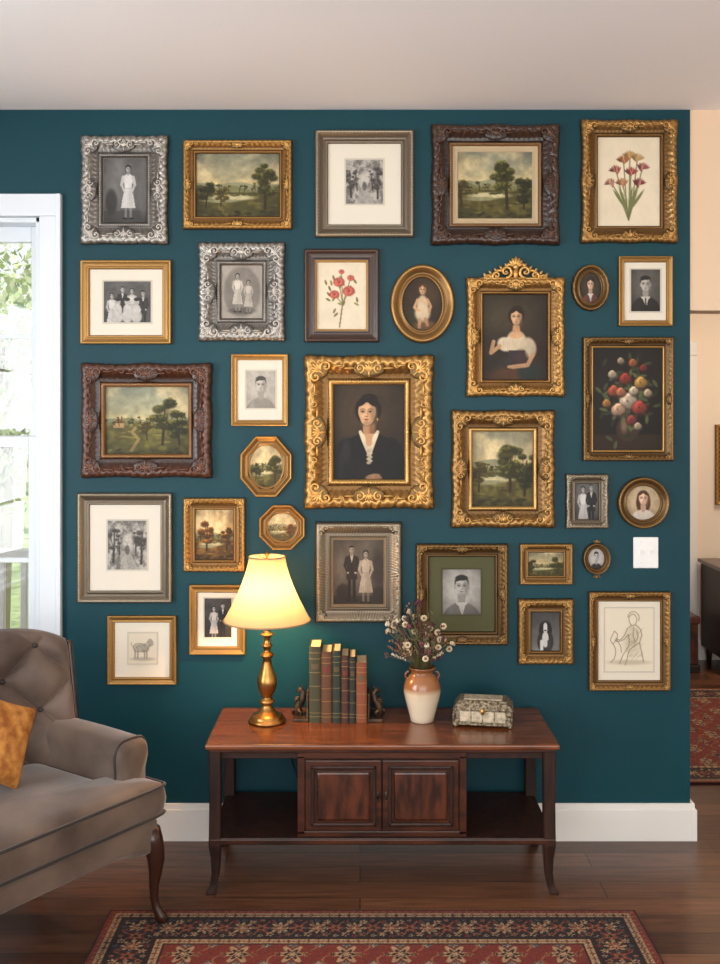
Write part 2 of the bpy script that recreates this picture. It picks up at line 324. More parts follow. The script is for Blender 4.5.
def face(c,cx,cy,r,skin,hair,detail=1,turn=0,female=True,updo=False):
    sk=np.array(skin,float); hr=np.array(hair,float); t=turn*1.5
    if female: c.e(cx,cy-.14*r,.86*r,1.02*r,hr,soft=.2)
    else:
        c.e(cx+turn*r,cy-.36*r,.68*r,.78*r,hr,soft=.2)
        for s in(-1,1): c.e(cx+(turn+s*.62)*r,cy+.05*r,.12*r,.22*r,sk*.85,soft=.3)
    if updo:
        c.e(cx+.1*r,cy-.92*r,.6*r,.4*r,hr,soft=.2); c.e(cx-.52*r,cy-.2*r,.38*r,.62*r,hr,soft=.3); c.e(cx+.57*r,cy-.2*r,.36*r,.62*r,hr,soft=.3)
        c.e(cx-.1*r,cy-.98*r,.3*r,.12*r,hr*1.8+12,rot=-.3,soft=.9,al=.6)
    c.e(cx+turn*r,cy-.08*r,.62*r,.76*r,sk,soft=.12); c.e(cx+turn*r,cy+.34*r,.48*r,.56*r,sk,soft=.15)
    c.e(cx+(.46+turn)*r,cy+.1*r,.24*r,.75*r,sk*.66,soft=1.1,al=.7); c.e(cx+turn*r,cy+.8*r,.36*r,.16*r,sk*.66,soft=1,al=.5)
    c.e(cx+(turn-.15)*r,cy-.38*r,.3*r,.22*r,np.minimum(sk*1.12,255),soft=1,al=.7); c.e(cx+(turn-.28)*r,cy+.22*r,.16*r,.14*r,np.minimum(sk*1.1,255),soft=1,al=.6)
    if female: c.e(cx+(turn-.4)*r,cy-.7*r,.42*r,.2*r,hr,rot=-.55,soft=.35); c.e(cx+(turn+.4)*r,cy-.7*r,.42*r,.2*r,hr,rot=.55,soft=.35); c.e(cx+turn*r,cy-.88*r,.5*r,.16*r,hr,soft=.4)
    else: c.e(cx+turn*r,cy-.84*r,.6*r,.26*r,hr,soft=.25); c.e(cx+(turn-.3)*r,cy-.7*r,.34*r,.16*r,hr,rot=-.4,soft=.3)
    for s in(-1,1):
        ex=cx+(t+s*.26)*r
        c.e(ex,cy-.1*r,.19*r,.12*r,sk*.68,soft=.9,al=.65)
        c.e(ex,cy-.06*r,.12*r,.05*r,(sk*.5+np.array([90,86,80])*.5)*1.1,soft=.4,al=.8); c.e(ex,cy-.065*r,.062*r,.058*r,sk*.13,soft=.4)
        c.l([(ex-.12*r,cy-.075*r),(ex,cy-.125*r),(ex+.12*r,cy-.075*r)],.016*r,sk*.26,.85)
        c.l([(ex-.15*r,cy-.23*r),(ex+.02*r,cy-.28*r),(ex+.16*r,cy-.23*r)],.022*r,hr*.9+sk*.1,.75)
    c.e(cx+(t+.09)*r,cy+.08*r,.055*r,.2*r,sk*.72,soft=1,al=.75); c.e(cx+(t-.01)*r,cy+.12*r,.035*r,.16*r,np.minimum(sk*1.12,255),soft=1,al=.6)
    c.e(cx+t*r,cy+.27*r,.12*r,.035*r,sk*.48,soft=.7,al=.8)
    c.e(cx+t*r,cy+.47*r,.17*r,.042*r,sk*np.array([.62,.34,.32]),soft=.5,al=.95); c.e(cx+t*r,cy+.53*r,.12*r,.04*r,sk*np.array([.84,.52,.48]),soft=.6,al=.75)
    c.e(cx+t*r,cy+.63*r,.12*r,.03*r,sk*.72,soft=.9,al=.6)
def bust(w,h,bg,bg2,cloth,hair,skin,cy=.36,r=.15,collar=None,updo=False,longhair=False,tie=False,female=True,cx=.5,turn=0,neckline=None,vig=.4,seed=1):
    c=Cv(w,h,bg,bg2); A=c.asp*cx; c.grain(.35,4,seed)
    if longhair: c.e(A,cy+.6*r,1.0*r,1.5*r,hair,soft=.2)
    c.e(A,cy+3.6*r,1.95*r,2.1*r,cloth,soft=.08); c.e(A,cy+5*r,2.4*r,3*r,cloth)
    c.e(A-1.1*r,cy+3.6*r,.4*r,1.4*r,np.minimum(np.array(cloth)*1.4+8,255),soft=.9,al=.5)
    sk=np.array(skin,float)
    c.e(A,cy+1.1*r,.38*r,.8*r,sk*.8,soft=.2)
    if collar is not None:
        c.p([(A-.42*r,cy+1.55*r),(A+.42*r,cy+1.55*r),(A+.06*r,cy+2.9*r)],collar); c.e(A-.3*r,cy+1.7*r,.3*r,.14*r,collar,rot=.6); c.e(A+.3*r,cy+1.7*r,.3*r,.14*r,collar,rot=-.6)
    if tie: c.l([(A,cy+1.75*r),(A+.04*r,cy+2.8*r)],.08*r,(25,25,25))
    face(c,A,cy,r,skin,hair,updo=updo,turn=turn,female=female)
    return c.grain(.12,16,seed).vig(vig)
def standing(c,cx,top,h,dress=(225,220,210),hair=(40,34,30),skin=(205,190,175),kind='dress'):
    r=h*.07; X=lambda a:cx+a*h; Y=lambda t:top+t*h; d=np.array(dress,float); sk=np.array(skin,float)
    for s in(-1,1):
        c.l([(X(s*.04),Y(.55)),(X(s*.045),Y(.95))],.026*h if kind=='suit' else .02*h,d*.7 if kind=='suit' else sk*.7); c.e(X(s*.06),Y(.97),.045*h,.018*h,(30,26,24))
    if kind=='suit':
        c.p([(X(-.1),Y(.2)),(X(-.04),Y(.16)),(X(.04),Y(.16)),(X(.1),Y(.2)),(X(.085),Y(.42)),(X(.1),Y(.6)),(X(-.1),Y(.6)),(X(-.085),Y(.42))],d); c.p([(X(-.03),Y(.165)),(X(.03),Y(.165)),(X(0),Y(.3))],(230,228,220)); c.l([(X(0),Y(.3)),(X(0),Y(.58))],.004*h,d*.5)
    else:
        c.p([(X(-.085),Y(.2)),(X(-.03),Y(.165)),(X(.03),Y(.165)),(X(.085),Y(.2)),(X(.06),Y(.42)),(X(.10),Y(.6)),(X(.13),Y(.78)),(X(-.13),Y(.78)),(X(-.10),Y(.6)),(X(-.06),Y(.42))],d)
        for k in(-.09,-.05,-.01,.035,.08): c.l([(X(k*.5),Y(.44)),(X(k*1.1),Y(.775))],.005*h,d*.74,.6)
        c.e(X(.05),Y(.6),.05*h,.2*h,d*.75,soft=1,al=.5); c.l([(X(-.06),Y(.42)),(X(.06),Y(.42))],.006*h,d*.6,.6)
    for s in(-1,1): c.l([(X(s*.09),Y(.215)),(X(s*.12),Y(.36))],.026*h,d*.88); c.l([(X(s*.12),Y(.36)),(X(s*.075),Y(.47))],.018*h,d*.85); c.e(X(s*.065),Y(.48),.018*h,.018*h,sk)
    c.l([(X(0),Y(.12)),(X(0),Y(.17))],.02*h,sk*.85); face(c,cx,top+r*1.1,r,skin,hair,female=kind!='suit')
def a1(w,h):
    c=Cv(w,h,(120,118,116),(92,90,86)); c.grain(.7,3,1); c.p([(0,.82),(c.asp,.8),(c.asp,1),(0,1)],(74,70,66)); c.e(c.asp*.16,.68,.09,.2,(56,54,52),soft=.4); c.e(c.asp*.85,.6,.08,.3,(110,106,102),soft=.5); standing(c,c.asp*.52,.1,.86,(235,231,224)); return c.vig(.35).grain(.15,18,3).mono((14,13,12),(236,233,229))
def group4(w,h):
    c=Cv(w,h,(95,92,88),(70,66,62)); c.grain(.6,5,2); A=c.asp
    for x,t,k in((.17,.28,'dress'),(.4,.12,'suit'),(.6,.16,'dress'),(.84,.22,'suit')): standing(c,A*x,t,.98,(222,217,209) if k=='dress' else (52,50,48),kind=k)
    for x in(.3,.5,.7): c.e(A*x,.86,.13,.16,(205,200,192),soft=.3); c.e(A*x,.5,.065,.085,(200,186,172),soft=.2); c.e(A*x,.44,.07,.045,(40,36,33),soft=.2); c.e(A*x,.7,.1,.14,(214,209,201),soft=.2)
    return c.grain(.25,14,4).mono((18,17,16),(228,224,216))
def two(w,h,seed=3,lt=(222,204,176),dk=(22,16,12),k2='suit',d2=(38,35,33),bgc=(122,112,100)):
    c=Cv(w,h,bgc,np.array(bgc)*.7); c.grain(.8,3,seed); A=c.asp; c.p([(0,.86),(A,.86),(A,1),(0,1)],np.array(bgc)*.45)
    c.e(A*.88,.45,.12,.3,np.array(bgc)*.5,soft=.8); c.e(A*.1,.5,.1,.3,np.array(bgc)*1.25,soft=.9,al=.5)
    c.e(A*.2,.8,.1,.12,np.array(bgc)*.4,soft=.4); c.e(A*.9,.82,.1,.1,np.array(bgc)*.4,soft=.4)
    standing(c,A*.37,.1,.86,d2,kind=k2); standing(c,A*.64,.17,.82,(212,206,196)); return c.vig(.5).grain(.2,16,8).mono(dk,lt)
def oval_two(w,h):
    c=Cv(w,h,(180,174,164)); c.e(c.asp*.5,.5,c.asp*.43,.46,(134,127,118),soft=.15); c.e(c.asp*.5,.84,c.asp*.3,.06,(96,88,80),soft=.6); standing(c,c.asp*.40,.16,.72,(232,228,220)); standing(c,c.asp*.65,.28,.62,(212,207,198)); return c.grain(.3,5,4).mono((26,22,19),(222,212,196))
def rest_two(w,h):
    c=Cv(w,h,(70,68,66),(40,38,36)); c.grain(.6,5,5); standing(c,c.asp*.35,.2,.9,(215,212,205)); standing(c,c.asp*.68,.12,.95,(36,36,36),kind='suit'); return c.mono((12,11,11),(225,222,216))
def cupple(w,h):
    c=Cv(w,h,(120,116,110),(80,76,72)); c.grain(.5,5,6); standing(c,c.asp*.36,.1,1.2,(235,232,226)); standing(c,c.asp*.68,.05,1.2,(30,30,30),kind='suit'); return c.vig().mono((14,13,13),(225,222,216))
def engraving(w,h,seed):
    c=Cv(w,h,(196,191,180)); rng=np.random.default_rng(seed); A=c.asp
    m=fbm(w,h,7,seed); c.put(np.clip((m-.40)*4,0,1)*.8,(84,81,77))
    for x,y,hh,ww in((.14,.85,.8,.14),(.86,.88,.85,.16),(.3,.7,.5,.1),(.72,.7,.5,.1)): ptree(c,A*x,y,hh,ww,(84,82,78),rng,60)
    c.p([(A*.3,1),(A*.44,.6),(A*.55,.6),(A*.78,1)],(176,172,160),.8); c.e(A*.5,.42,.11,.15,(218,214,204),soft=.7,al=.9); c.e(A*.5,.6,.05,.1,(70,68,64),soft=.3,al=.8)
    for i in range(160): x=A*rng.random(); y=rng.random(); c.l([(x,y),(x+rng.normal(0,.03),y+.03)],.003,(44,42,40) if i%3 else (210,206,196),.55)
    return c.mono((30,28,27),(226,221,208))
def scribble(w,h,seed,kind):
    c=Cv(w,h,(222,212,190)); rng=np.random.default_rng(seed); A=c.asp; col=(104,88,70)
    def curve(pts,wd=.003,al=.55):
        P=np.array(pts,float); n=len(P); t=np.linspace(0,n-1,n*6); i=np.minimum(t.astype(int),n-2); f=(t-i)[:,None]
        Pm=P[np.maximum(i-1,0)];P0=P[i];P1=P[i+1];P2=P[np.minimum(i+2,n-1)]
        Q=.5*((2*P0)+(-Pm+P1)*f+(2*Pm-5*P0+4*P1-P2)*f**2+(-Pm+3*P0-3*P1+P2)*f**3); Q[:,0]*=A
        for k in range(3): c.l([tuple(q) for q in Q+rng.normal(0,.0025,Q.shape)+rng.normal(0,.004,2)],wd,col,al)
    if kind=='figure':
        c.e(A*.5,.86,A*.4,.04,(170,156,132),soft=.9,al=.6); c.e(A*.56,.52,.12,.2,(190,176,152),soft=1,al=.7)
        curve([(.5,.14),(.56,.09),(.64,.12),(.66,.2),(.6,.27),(.53,.25),(.5,.19),(.5,.14)]); curve([(.47,.14),(.52,.07),(.62,.06),(.7,.12),(.7,.2)])
        curve([(.63,.26),(.72,.32),(.76,.42),(.72,.55),(.76,.7),(.8,.85)]); curve([(.54,.27),(.46,.33),(.4,.43),(.3,.5),(.22,.47)]); curve([(.48,.42),(.38,.5),(.26,.53),(.2,.5)])
        curve([(.48,.42),(.5,.55),(.44,.66),(.36,.76),(.3,.88)]); curve([(.72,.55),(.6,.6),(.5,.68),(.46,.8),(.42,.9)]); curve([(.6,.3),(.58,.42),(.62,.52)]); curve([(.66,.34),(.68,.46),(.6,.56)])
        curve([(.2,.36),(.26,.42),(.24,.5),(.16,.56),(.12,.5),(.16,.42),(.2,.36)]); curve([(.16,.56),(.22,.66),(.2,.78),(.12,.86)]); curve([(.24,.5),(.32,.6),(.34,.7)])
        for k in range(60): x=rng.uniform(.42,.74); y=rng.uniform(.3,.82); c.l([(A*x,y),(A*(x+.06),y-.04)],.0022,col,.4)
    else:
        c.e(A*.5,.86,A*.4,.06,(160,153,140),soft=.9,al=.7); c.e(A*.45,.48,A*.28,.14,(176,168,152),soft=.5); c.e(A*.76,.33,A*.1,.12,(166,158,144),soft=.4)
        for x in(.24,.34,.58,.66): c.l([(A*x,.55),(A*(x-.01),.84)],.022,(170,162,148)); curve([(x-.03,.56),(x-.025,.7),(x-.03,.84)])
        curve([(.17,.5),(.2,.38),(.35,.34),(.55,.36),(.68,.28),(.72,.2),(.8,.2),(.88,.33),(.86,.4),(.76,.4),(.7,.52),(.64,.6),(.4,.62),(.22,.6),(.17,.5)]); curve([(.17,.45),(.1,.4),(.09,.3)])
        for k in range(50): x=rng.uniform(.2,.7); y=rng.uniform(.36,.6); c.l([(A*x,y),(A*(x+.05),y+.04)],.004,(92,84,74),.5)
    return c
def botan(w,h,kind):
    c=Cv(w,h,(224,211,184)); c.grain(.08,5,2); A=c.asp; rng=np.random.default_rng(8); g=(98,104,62)
    if kind=='tulip':
        fl=[(.3,.36,(140,66,66),-.5),(.52,.2,(178,136,80),0),(.72,.33,(142,72,76),.45),(.4,.5,(168,112,76),-.3),(.66,.5,(122,46,56),.3),(.22,.5,(164,108,94),-.8),(.42,.25,(156,92,58),-.2),(.64,.23,(176,142,92),.25),(.54,.38,(150,60,60),.05)]
        for x,y,cl,r in fl: c.l([(A*x,y),(A*(.5+(x-.5)*.5),.66),(A*.5,.92)],.006,g,.9)
        for s in(-1,1,.5,-.6,.2): c.e(A*(.5+.13*s),.70,.016,.13,(112,116,72),rot=s*.6,soft=.4); c.e(A*(.5+.1*s),.62,.004,.1,(150,150,104),rot=s*.6,soft=.5)
        for x,y,cl,r in fl:
            for k in(-3,3,-2,2,-1,1,0): c.e(A*x+k*.012*math.cos(r),y+abs(k)*.006,.013,.045,np.clip(np.array(cl)*(1-.08*abs(k)+.06*k)+8,0,255),rot=r+k*.33,soft=.5)
            for k in range(9): c.l([(A*x+rng.normal(0,.015),y-.035),(A*x+rng.normal(0,.01),y+.035)],.002,(np.array(cl)*.7 if k%2 else np.array((222,196,140))).clip(0,255),.6)
    else:
        fl=[(.45,.3,.08),(.64,.43,.085),(.36,.48,.07),(.68,.24,.05),(.5,.15,.04)]
        for x,y,r in fl: c.l([(A*x,y),(A*.52,.62),(A*.46,.95)],.006,(120,106,62))
        for i in range(22): c.e(A*(.5+rng.uniform(-.32,.32)),rng.uniform(.2,.78),.016,.04,np.array((126,118,68))*rng.uniform(.8,1.2),rot=rng.uniform(-1.4,1.4),soft=.3)
        for x,y,r in fl:
            c.e(A*x,y,r,r*.85,(160,70,58),soft=.3)
            for k in range(16): a=k*2.4; q=1-k/18; c.e(A*x+r*.6*q*math.cos(a),y+r*.55*q*math.sin(a),r*.36*q+.006,r*.26*q+.005,np.clip(np.array((190,96,80))*(.85+.3*((k*5)%7)/6),0,255),rot=a+1.5,soft=.4)
            c.e(A*x,y,r*.18,r*.18,(130,44,42),soft=.5)
    return c
def bouquet(w,h):
    c=Cv(w,h,(34,28,24),(22,17,14)); c.grain(.6,3,3); A=c.asp; rng=np.random.default_rng(4)
    c.p([(0,.84),(A,.84),(A,1),(0,1)],(50,34,22)); c.e(A*.5,.79,.11,.12,(60,46,34)); c.e(A*.45,.76,.03,.06,(120,98,76),soft=1)
    for i in range(110): c.e(A*.5+rng.normal(0,.13),.47+rng.normal(0,.17),.016,.042,np.array((70,78,46))*rng.uniform(.5,1.3),rot=rng.uniform(-1.5,1.5),soft=.5)
    F_=[(.5,.52,.1,(206,186,158)),(.3,.42,.065,(176,84,56)),(.66,.58,.08,(170,70,58)),(.36,.6,.075,(208,170,136)),(.68,.34,.07,(196,150,76)),(.46,.3,.065,(158,60,48)),(.28,.26,.045,(206,186,154)),(.78,.44,.045,(204,180,144)),(.57,.15,.045,(180,104,56)),(.55,.7,.055,(146,60,60)),(.72,.2,.04,(140,50,46)),(.2,.54,.045,(186,130,66)),(.4,.13,.035,(190,170,140)),(.64,.76,.04,(194,174,140)),(.4,.43,.05,(190,120,90)),(.58,.42,.05,(214,196,166))]
    for x,y,r,cl in F_:
        cl=np.array(cl,float); c.e(A*x+.01,y+.012,r,r*.9,cl*.35,soft=.5,al=.8)
        for k in range(22): a=k*2.4; q=1-k/24; c.e(A*x+r*.62*q*math.cos(a),y+r*.56*q*math.sin(a),r*.36*q+.005,r*.25*q+.004,np.clip(cl*(.66+.42*((k*7)%5)/5-.2*math.sin(a)),0,255),rot=a+1.5,soft=.6)
        c.e(A*x,y,r*.14,r*.13,cl*.55,soft=.6)
    return c.vig(.3)
def lady(w,h):
    c=Cv(w,h,(70,57,42),(40,31,24)); c.grain(.5,3,7); A=c.asp; cx=A*.5; r=.148; cy=.30
    c.e(cx-.2,.3,.2,.3,(84,68,50),soft=1,al=.6)
    cl=(22,22,25)
    c.p([(cx-.1,.52),(cx+.11,.52),(cx+.2,.57),(cx+.29,.64),(cx+.36,1),(cx-.38,1),(cx-.29,.64),(cx-.2,.57)],cl); c.e(cx-.22,.69,.11,.13,cl,soft=.2); c.e(cx+.23,.70,.11,.14,cl,soft=.2); c.e(cx-.28,.86,.12,.2,(28,28,31),soft=.3); c.e(cx+.29,.87,.11,.2,(25,25,28),soft=.3)
    c.e(cx-.24,.69,.04,.12,(54,54,60),soft=1,al=.6); c.e(cx-.3,.86,.04,.14,(50,50,56),soft=1,al=.6)
    c.e(cx-.005,.47,.058,.11,(182,142,110),soft=.2); c.e(cx+.035,.48,.03,.09,(136,98,72),soft=1)
    c.p([(cx-.075,.52),(cx+.085,.52),(cx+.005,.70)],(200,160,126))
    for s in(-1,1): c.l([(cx+s*.09,.50),(cx+s*.055,.60),(cx+.005,.74)],.017,(214,206,188)); c.e(cx+s*.062,.555,.022,.055,(228,220,204),rot=s*.4,soft=.6)
    for k in range(9): c.e(cx+.005+(k%2)*.016-.008,.66+k*.02,.024,.015,np.array((210,200,182))*(1-.05*(k%3)),soft=.6)
    for k in range(9): c.l([(cx-.3+k*.022,.78),(cx-.24+k*.045,.99)],.0035,(46,46,52),.5)
    c.e(cx-.12,.94,.14,.045,(30,30,33),rot=-.35,soft=.3); c.e(cx+.04,.965,.08,.03,(188,148,116),rot=-.2,soft=.4)
    for k in range(4): c.l([(cx+.07+k*.004,.955+k*.012),(cx+.13,.97+k*.013)],.006,(180,140,108))
    face(c,cx-.01,cy,r,(218,178,144),(26,18,14),updo=True,turn=-.07)
    c.e(cx+.088,cy+.07,.007,.016,(206,170,80),soft=.5)
    return c.grain(.14,20,5).vig(.4).tint((.98,.94,.86))
def maid(w,h):
    c=Cv(w,h,(66,56,40),(40,32,24)); c.grain(.6,3,9); A=c.asp; cx=A*.52; r=.1; cy=.27
    c.e(A*.85,.8,.2,.25,(52,28,20),soft=.5); c.e(A*.15,.2,.2,.2,(84,78,60),soft=1,al=.6)
    c.e(cx+.04,.96,.32,.26,(52,50,44),soft=.3); c.e(cx-.06,.98,.3,.13,(96,62,38),soft=.5); c.e(cx+.14,.9,.12,.1,(40,54,52),soft=.5)
    c.e(cx,.57,.12,.15,(214,204,186),soft=.2); c.e(cx-.13,.58,.09,.08,(222,212,196),rot=.4,soft=.3); c.e(cx+.14,.62,.09,.12,(200,190,174),rot=-.2,soft=.3)
    for k in range(14): c.l([(cx-.15+k*.021,.52),(cx-.14+k*.022,.66)],.003,(170,160,144),.5)
    c.p([(cx-.09,.65),(cx+.1,.65),(cx+.11,.82),(cx-.09,.82)],(50,46,52)); c.e(cx+.05,.75,.08,.1,(66,48,52),soft=.6)
    c.l([(cx-.19,.60),(cx-.29,.68),(cx-.26,.55)],.022,(204,164,130)); c.l([(cx+.19,.70),(cx+.13,.82),(cx-.04,.84)],.024,(204,164,130)); c.e(cx-.07,.84,.035,.018,(206,168,134))
    c.e(cx,.41,.042,.08,(196,154,120),soft=.3); c.e(cx,.48,.08,.035,(208,168,134),soft=.4); face(c,cx,cy,r,(218,180,146),(40,26,18),updo=True)
    return c.grain(.18,14,5).vig(.45).tint((.98,.94,.86))
def childoval(w,h):
    c=Cv(w,h,(72,54,36),(44,34,24)); c.grain(.6,3,2); c.e(c.asp*.3,.8,.2,.2,(54,54,32),soft=.8); c.e(c.asp*.75,.3,.15,.2,(90,72,50),soft=1,al=.6)
    x=c.asp*.5; c.e(x+.05,.9,.22,.1,(120,88,60),soft=.6); c.e(x,.5,.1,.16,(208,188,164),soft=.3); c.e(x,.66,.14,.16,(214,200,180),soft=.4); c.l([(x-.05,.78),(x-.06,.92)],.028,(208,166,134)); c.l([(x+.05,.76),(x+.09,.88)],.028,(196,154,122)); c.l([(x-.09,.42),(x-.15,.56),(x-.06,.62)],.024,(214,172,140)); c.l([(x+.09,.42),(x+.15,.54),(x+.12,.64)],.024,(200,158,126))
    face(c,x,.24,.095,(218,178,146),(96,64,38)); return c.grain(.15,14,2).vig(.5).tint((.98,.94,.85))
def dogp(w,h):
    c=Cv(w,h,(60,58,56),(120,116,110)); A=c.asp; c.grain(.4,4,2)
    c.e(A*.5,.75,.2,.3,(36,34,33)); c.e(A*.5,.7,.08,.2,(220,216,210)); c.e(A*.5,.38,.14,.15,(44,42,40)); c.e(A*.5,.42,.05,.13,(225,222,216)); c.e(A*.36,.42,.05,.14,(24,23,22),rot=.2); c.e(A*.64,.42,.05,.14,(24,23,22),rot=-.2)
    c.e(A*.5,.48,.03,.02,(15,15,15))
    for s in(-1,1): c.e(A*.5+s*.055,.36,.014,.014,(8,8,8)); c.l([(A*.5+s*.09,.75),(A*.5+s*.09,.95)],.04,(225,222,216) if s<0 else (50,48,46))
    return c.mono((14,13,13),(225,222,215))
# ------------------------------------------------------------ frames
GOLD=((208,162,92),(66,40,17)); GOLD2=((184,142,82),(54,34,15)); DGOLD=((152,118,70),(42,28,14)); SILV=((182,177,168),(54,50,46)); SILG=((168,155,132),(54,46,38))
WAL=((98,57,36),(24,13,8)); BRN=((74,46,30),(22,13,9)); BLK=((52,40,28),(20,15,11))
PROF={'ogee':([0,0,.05,.14,.24,.4,.62,.8,.88,.95,1,1],[0,.5,.8,.98,1,.78,.46,.42,.6,.58,.4,.15]),
 'flat':([0,0,.06,.2,.3,.7,.78,.88,1,1],[0,.8,1,1,.8,.62,.8,.75,.5,.15]),
 'cove':([0,0,.08,.18,.3,.55,.75,.85,.93,1,1],[0,.7,.95,1,.8,.45,.38,.55,.55,.38,.15])}
def hprof(style,n):
    pu,ph=PROF[style]; u=np.concatenate([[0],np.linspace(0,1,n),[1]]); 
    hh=np.interp(np.linspace(0,1,n),np.array(pu)+np.arange(len(pu))*1e-6,ph); hh[0]=ph[1]; hh[-1]=ph[-2]
    return u,np.concatenate([[0],hh,[ph[-1]]])
def ornf(d,u,period,kind):
    ph=2*pi*d/period
    if kind==0: o=np.zeros_like(d)
    elif kind==1:
        win=np.clip(np.sin(pi*np.clip((u-.0)/.6,0,1)),0,1)**.5
        bq=2*pi*u*2.2
        o=(.55*(.5+.5*np.sin(ph+1.7*np.sin(bq)))*(.5+.5*np.cos(bq*1.35-.8*np.sin(ph*1.5)))+.3*np.abs(np.sin(ph*.5+5*(u-.4))))*win
        o=o+.5*np.abs(np.sin(ph*1.5))*np.exp(-((u-.86)/.06)**2)+.22*np.abs(np.sin(ph*.75+1.2))*np.exp(-((u-.64)/.07)**2)
    elif kind==2:
        o=.5*np.clip(np.sin(ph*1.6),0,1)*np.exp(-((u-.2)/.12)**2)+.5*np.abs(np.sin(ph*1.2))*np.exp(-((u-.88)/.07)**2)
    elif kind==3:
        win=np.clip(np.sin(pi*np.clip((u-.02)/.84,0,1)),0,1)**.5
        o=.6*np.abs(np.sin(ph*.9+5*u))*win
    return o
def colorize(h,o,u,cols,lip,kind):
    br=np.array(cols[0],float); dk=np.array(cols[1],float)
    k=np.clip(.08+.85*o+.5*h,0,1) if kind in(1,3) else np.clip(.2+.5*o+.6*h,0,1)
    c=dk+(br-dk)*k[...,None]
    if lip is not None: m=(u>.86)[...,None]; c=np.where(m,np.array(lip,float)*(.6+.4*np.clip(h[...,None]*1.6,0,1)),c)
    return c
def sweep_poly(b,P,fw,depth,style,kind,amp,ext,cols,lip,mt,period,y0=-.001):
    P=np.array(P,float); N=len(P); n=(24 if fw>.05 else 17) if kind==1 else 12
    u,hp=hprof(style,n); cen=P.mean(0); I=[]; stp=.0032 if kind in(1,3) else .005
    def off(A,B):
        d=(B-A)/np.linalg.norm(B-A); nn=np.array([-d[1],d[0]]); 
        if np.dot(nn,cen-A)<0: nn=-nn
        return A+nn*fw,d,nn
    for i in range(N):
        A1,d1,_=off(P[i-1],P[i]); A2,d2,_=off(P[i],P[(i+1)%N])
        M=np.array([d1,-d2]).T; t=np.linalg.solve(M,A2-A1); I.append(A1+d1*t[0])
    for i in range(N):
        A=P[i];B=P[(i+1)%N];A2=I[i];B2=I[(i+1)%N]; Ls=np.linalg.norm(B-A); ns=max(10,int(Ls/stp)); ns=min(ns,190)
        t=np.linspace(0,1,ns)[:,None]; U=u[None,:]; _,dr,nn=off(A,B)
        X=(A+(B-A)*t[...,None])*(1-U[...,None])+(A2+(B2-A2)*t[...,None])*U[...,None]
        s=(X-A)@dr; d=np.minimum(s,Ls-s); Uf=np.broadcast_to(U,s.shape)
        o=ornf(d,Uf,period,kind)
        base=np.broadcast_to(hp[None,:],s.shape).copy()
        mask=np.ones_like(u); mask[0]=0; mask[-1]=0
        hh=base*depth+amp*o*mask*(.75 if kind==1 else 1)
        dt=np.minimum(t,1-t)*Ls; w=np.exp(-(dt/(.6*fw))**2)
        e=ext*(np.exp(-(dt/(fw*1.0))**2)*.9+.75*np.exp(-((Ls/2-dt)/(fw*.8))**2)+.35*np.abs(np.sin(pi*dt/period/1.5)) )*(1-Uf)**1.3
        dgA=A-A2; dgA=dgA/np.linalg.norm(dgA)*1.25; dgB=B-B2; dgB=dgB/np.linalg.norm(dgB)*1.25
        dg=np.where((t<.5)[...,None],dgA,dgB); dirv=-nn*(1-w[...,None])+dg*w[...,None]
        X=X+dirv*e[...,None]
        G=np.zeros(s.shape+(3,)); G[...,0]=X[...,0]; G[...,2]=X[...,1]; G[...,1]=y0-hh
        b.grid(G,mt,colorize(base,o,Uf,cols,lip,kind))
    return np.array(I)
def sweep_oval(b,cx,cz,rx,rz,fw,depth,style,kind,amp,ext,cols,lip,mt,nper,y0=-.001):
    n=14; u,hp=hprof(style,n); th=np.linspace(0,2*pi,200,endpoint=False)[:,None]; U=np.broadcast_to(u[None,:],(200,len(u)))
    d=th/(2*pi)*nper+0*U; o=ornf(d,U,1.0,kind); mask=np.ones_like(u); mask[0]=mask[-1]=0
    base=np.broadcast_to(hp[None,:],U.shape); hh=base*depth+amp*o*mask
    e=ext*np.abs(np.sin(th*nper/4))*(1-U)**1.3; rr=-fw*U+e
    G=np.zeros(U.shape+(3,)); G[...,0]=cx+(rx+rr)*np.cos(th); G[...,2]=cz+(rz+rr)*np.sin(th); G[...,1]=y0-hh
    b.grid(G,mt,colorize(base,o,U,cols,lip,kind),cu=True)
def spiral(b,cx,cz,R,a0,hand,y,col,turns=1.35,mt=None,rt=.21):
    t=np.linspace(0,1,20); a=a0+hand*2*pi*turns*t; r=R*(1-.88*t)
    P=np.stack([cx+r*np.cos(a),y-.003*np.sin(pi*t)-t*.003,cz+r*np.sin(a)],1)
    b.tube(P,R*rt*(1.15-.6*t),mt or M_gilt,col,seg=7)
    b.ell((cx,y-.004,cz),(R*.2,R*.18,R*.2),mt or M_gilt,col,nu=7,nv=5)
def leaf(b,x,z,l,w,ang,y,col,mt=None):
    c,s=math.cos(ang),math.sin(ang); R=np.array([[c,0,-s],[0,1,0],[s,0,c]])
    b.ell((x+c*l*.5,y,z+s*l*.5),(l*.55,w*.55,w*.5),mt or M_gilt,col,R=R,nu=8,nv=6)
def artrect(b,cv,x0,x1,z0,z1,y,mt=M_art):
    h,w=cv.a.shape[:2]; X,Z=np.meshgrid(np.linspace(x0,x1,w),np.linspace(z1,z0,h))
    G=np.stack([X,np.full_like(X,y),Z],-1); b.grid(G,mt,np.clip(cv.a,0,255),smooth=False)
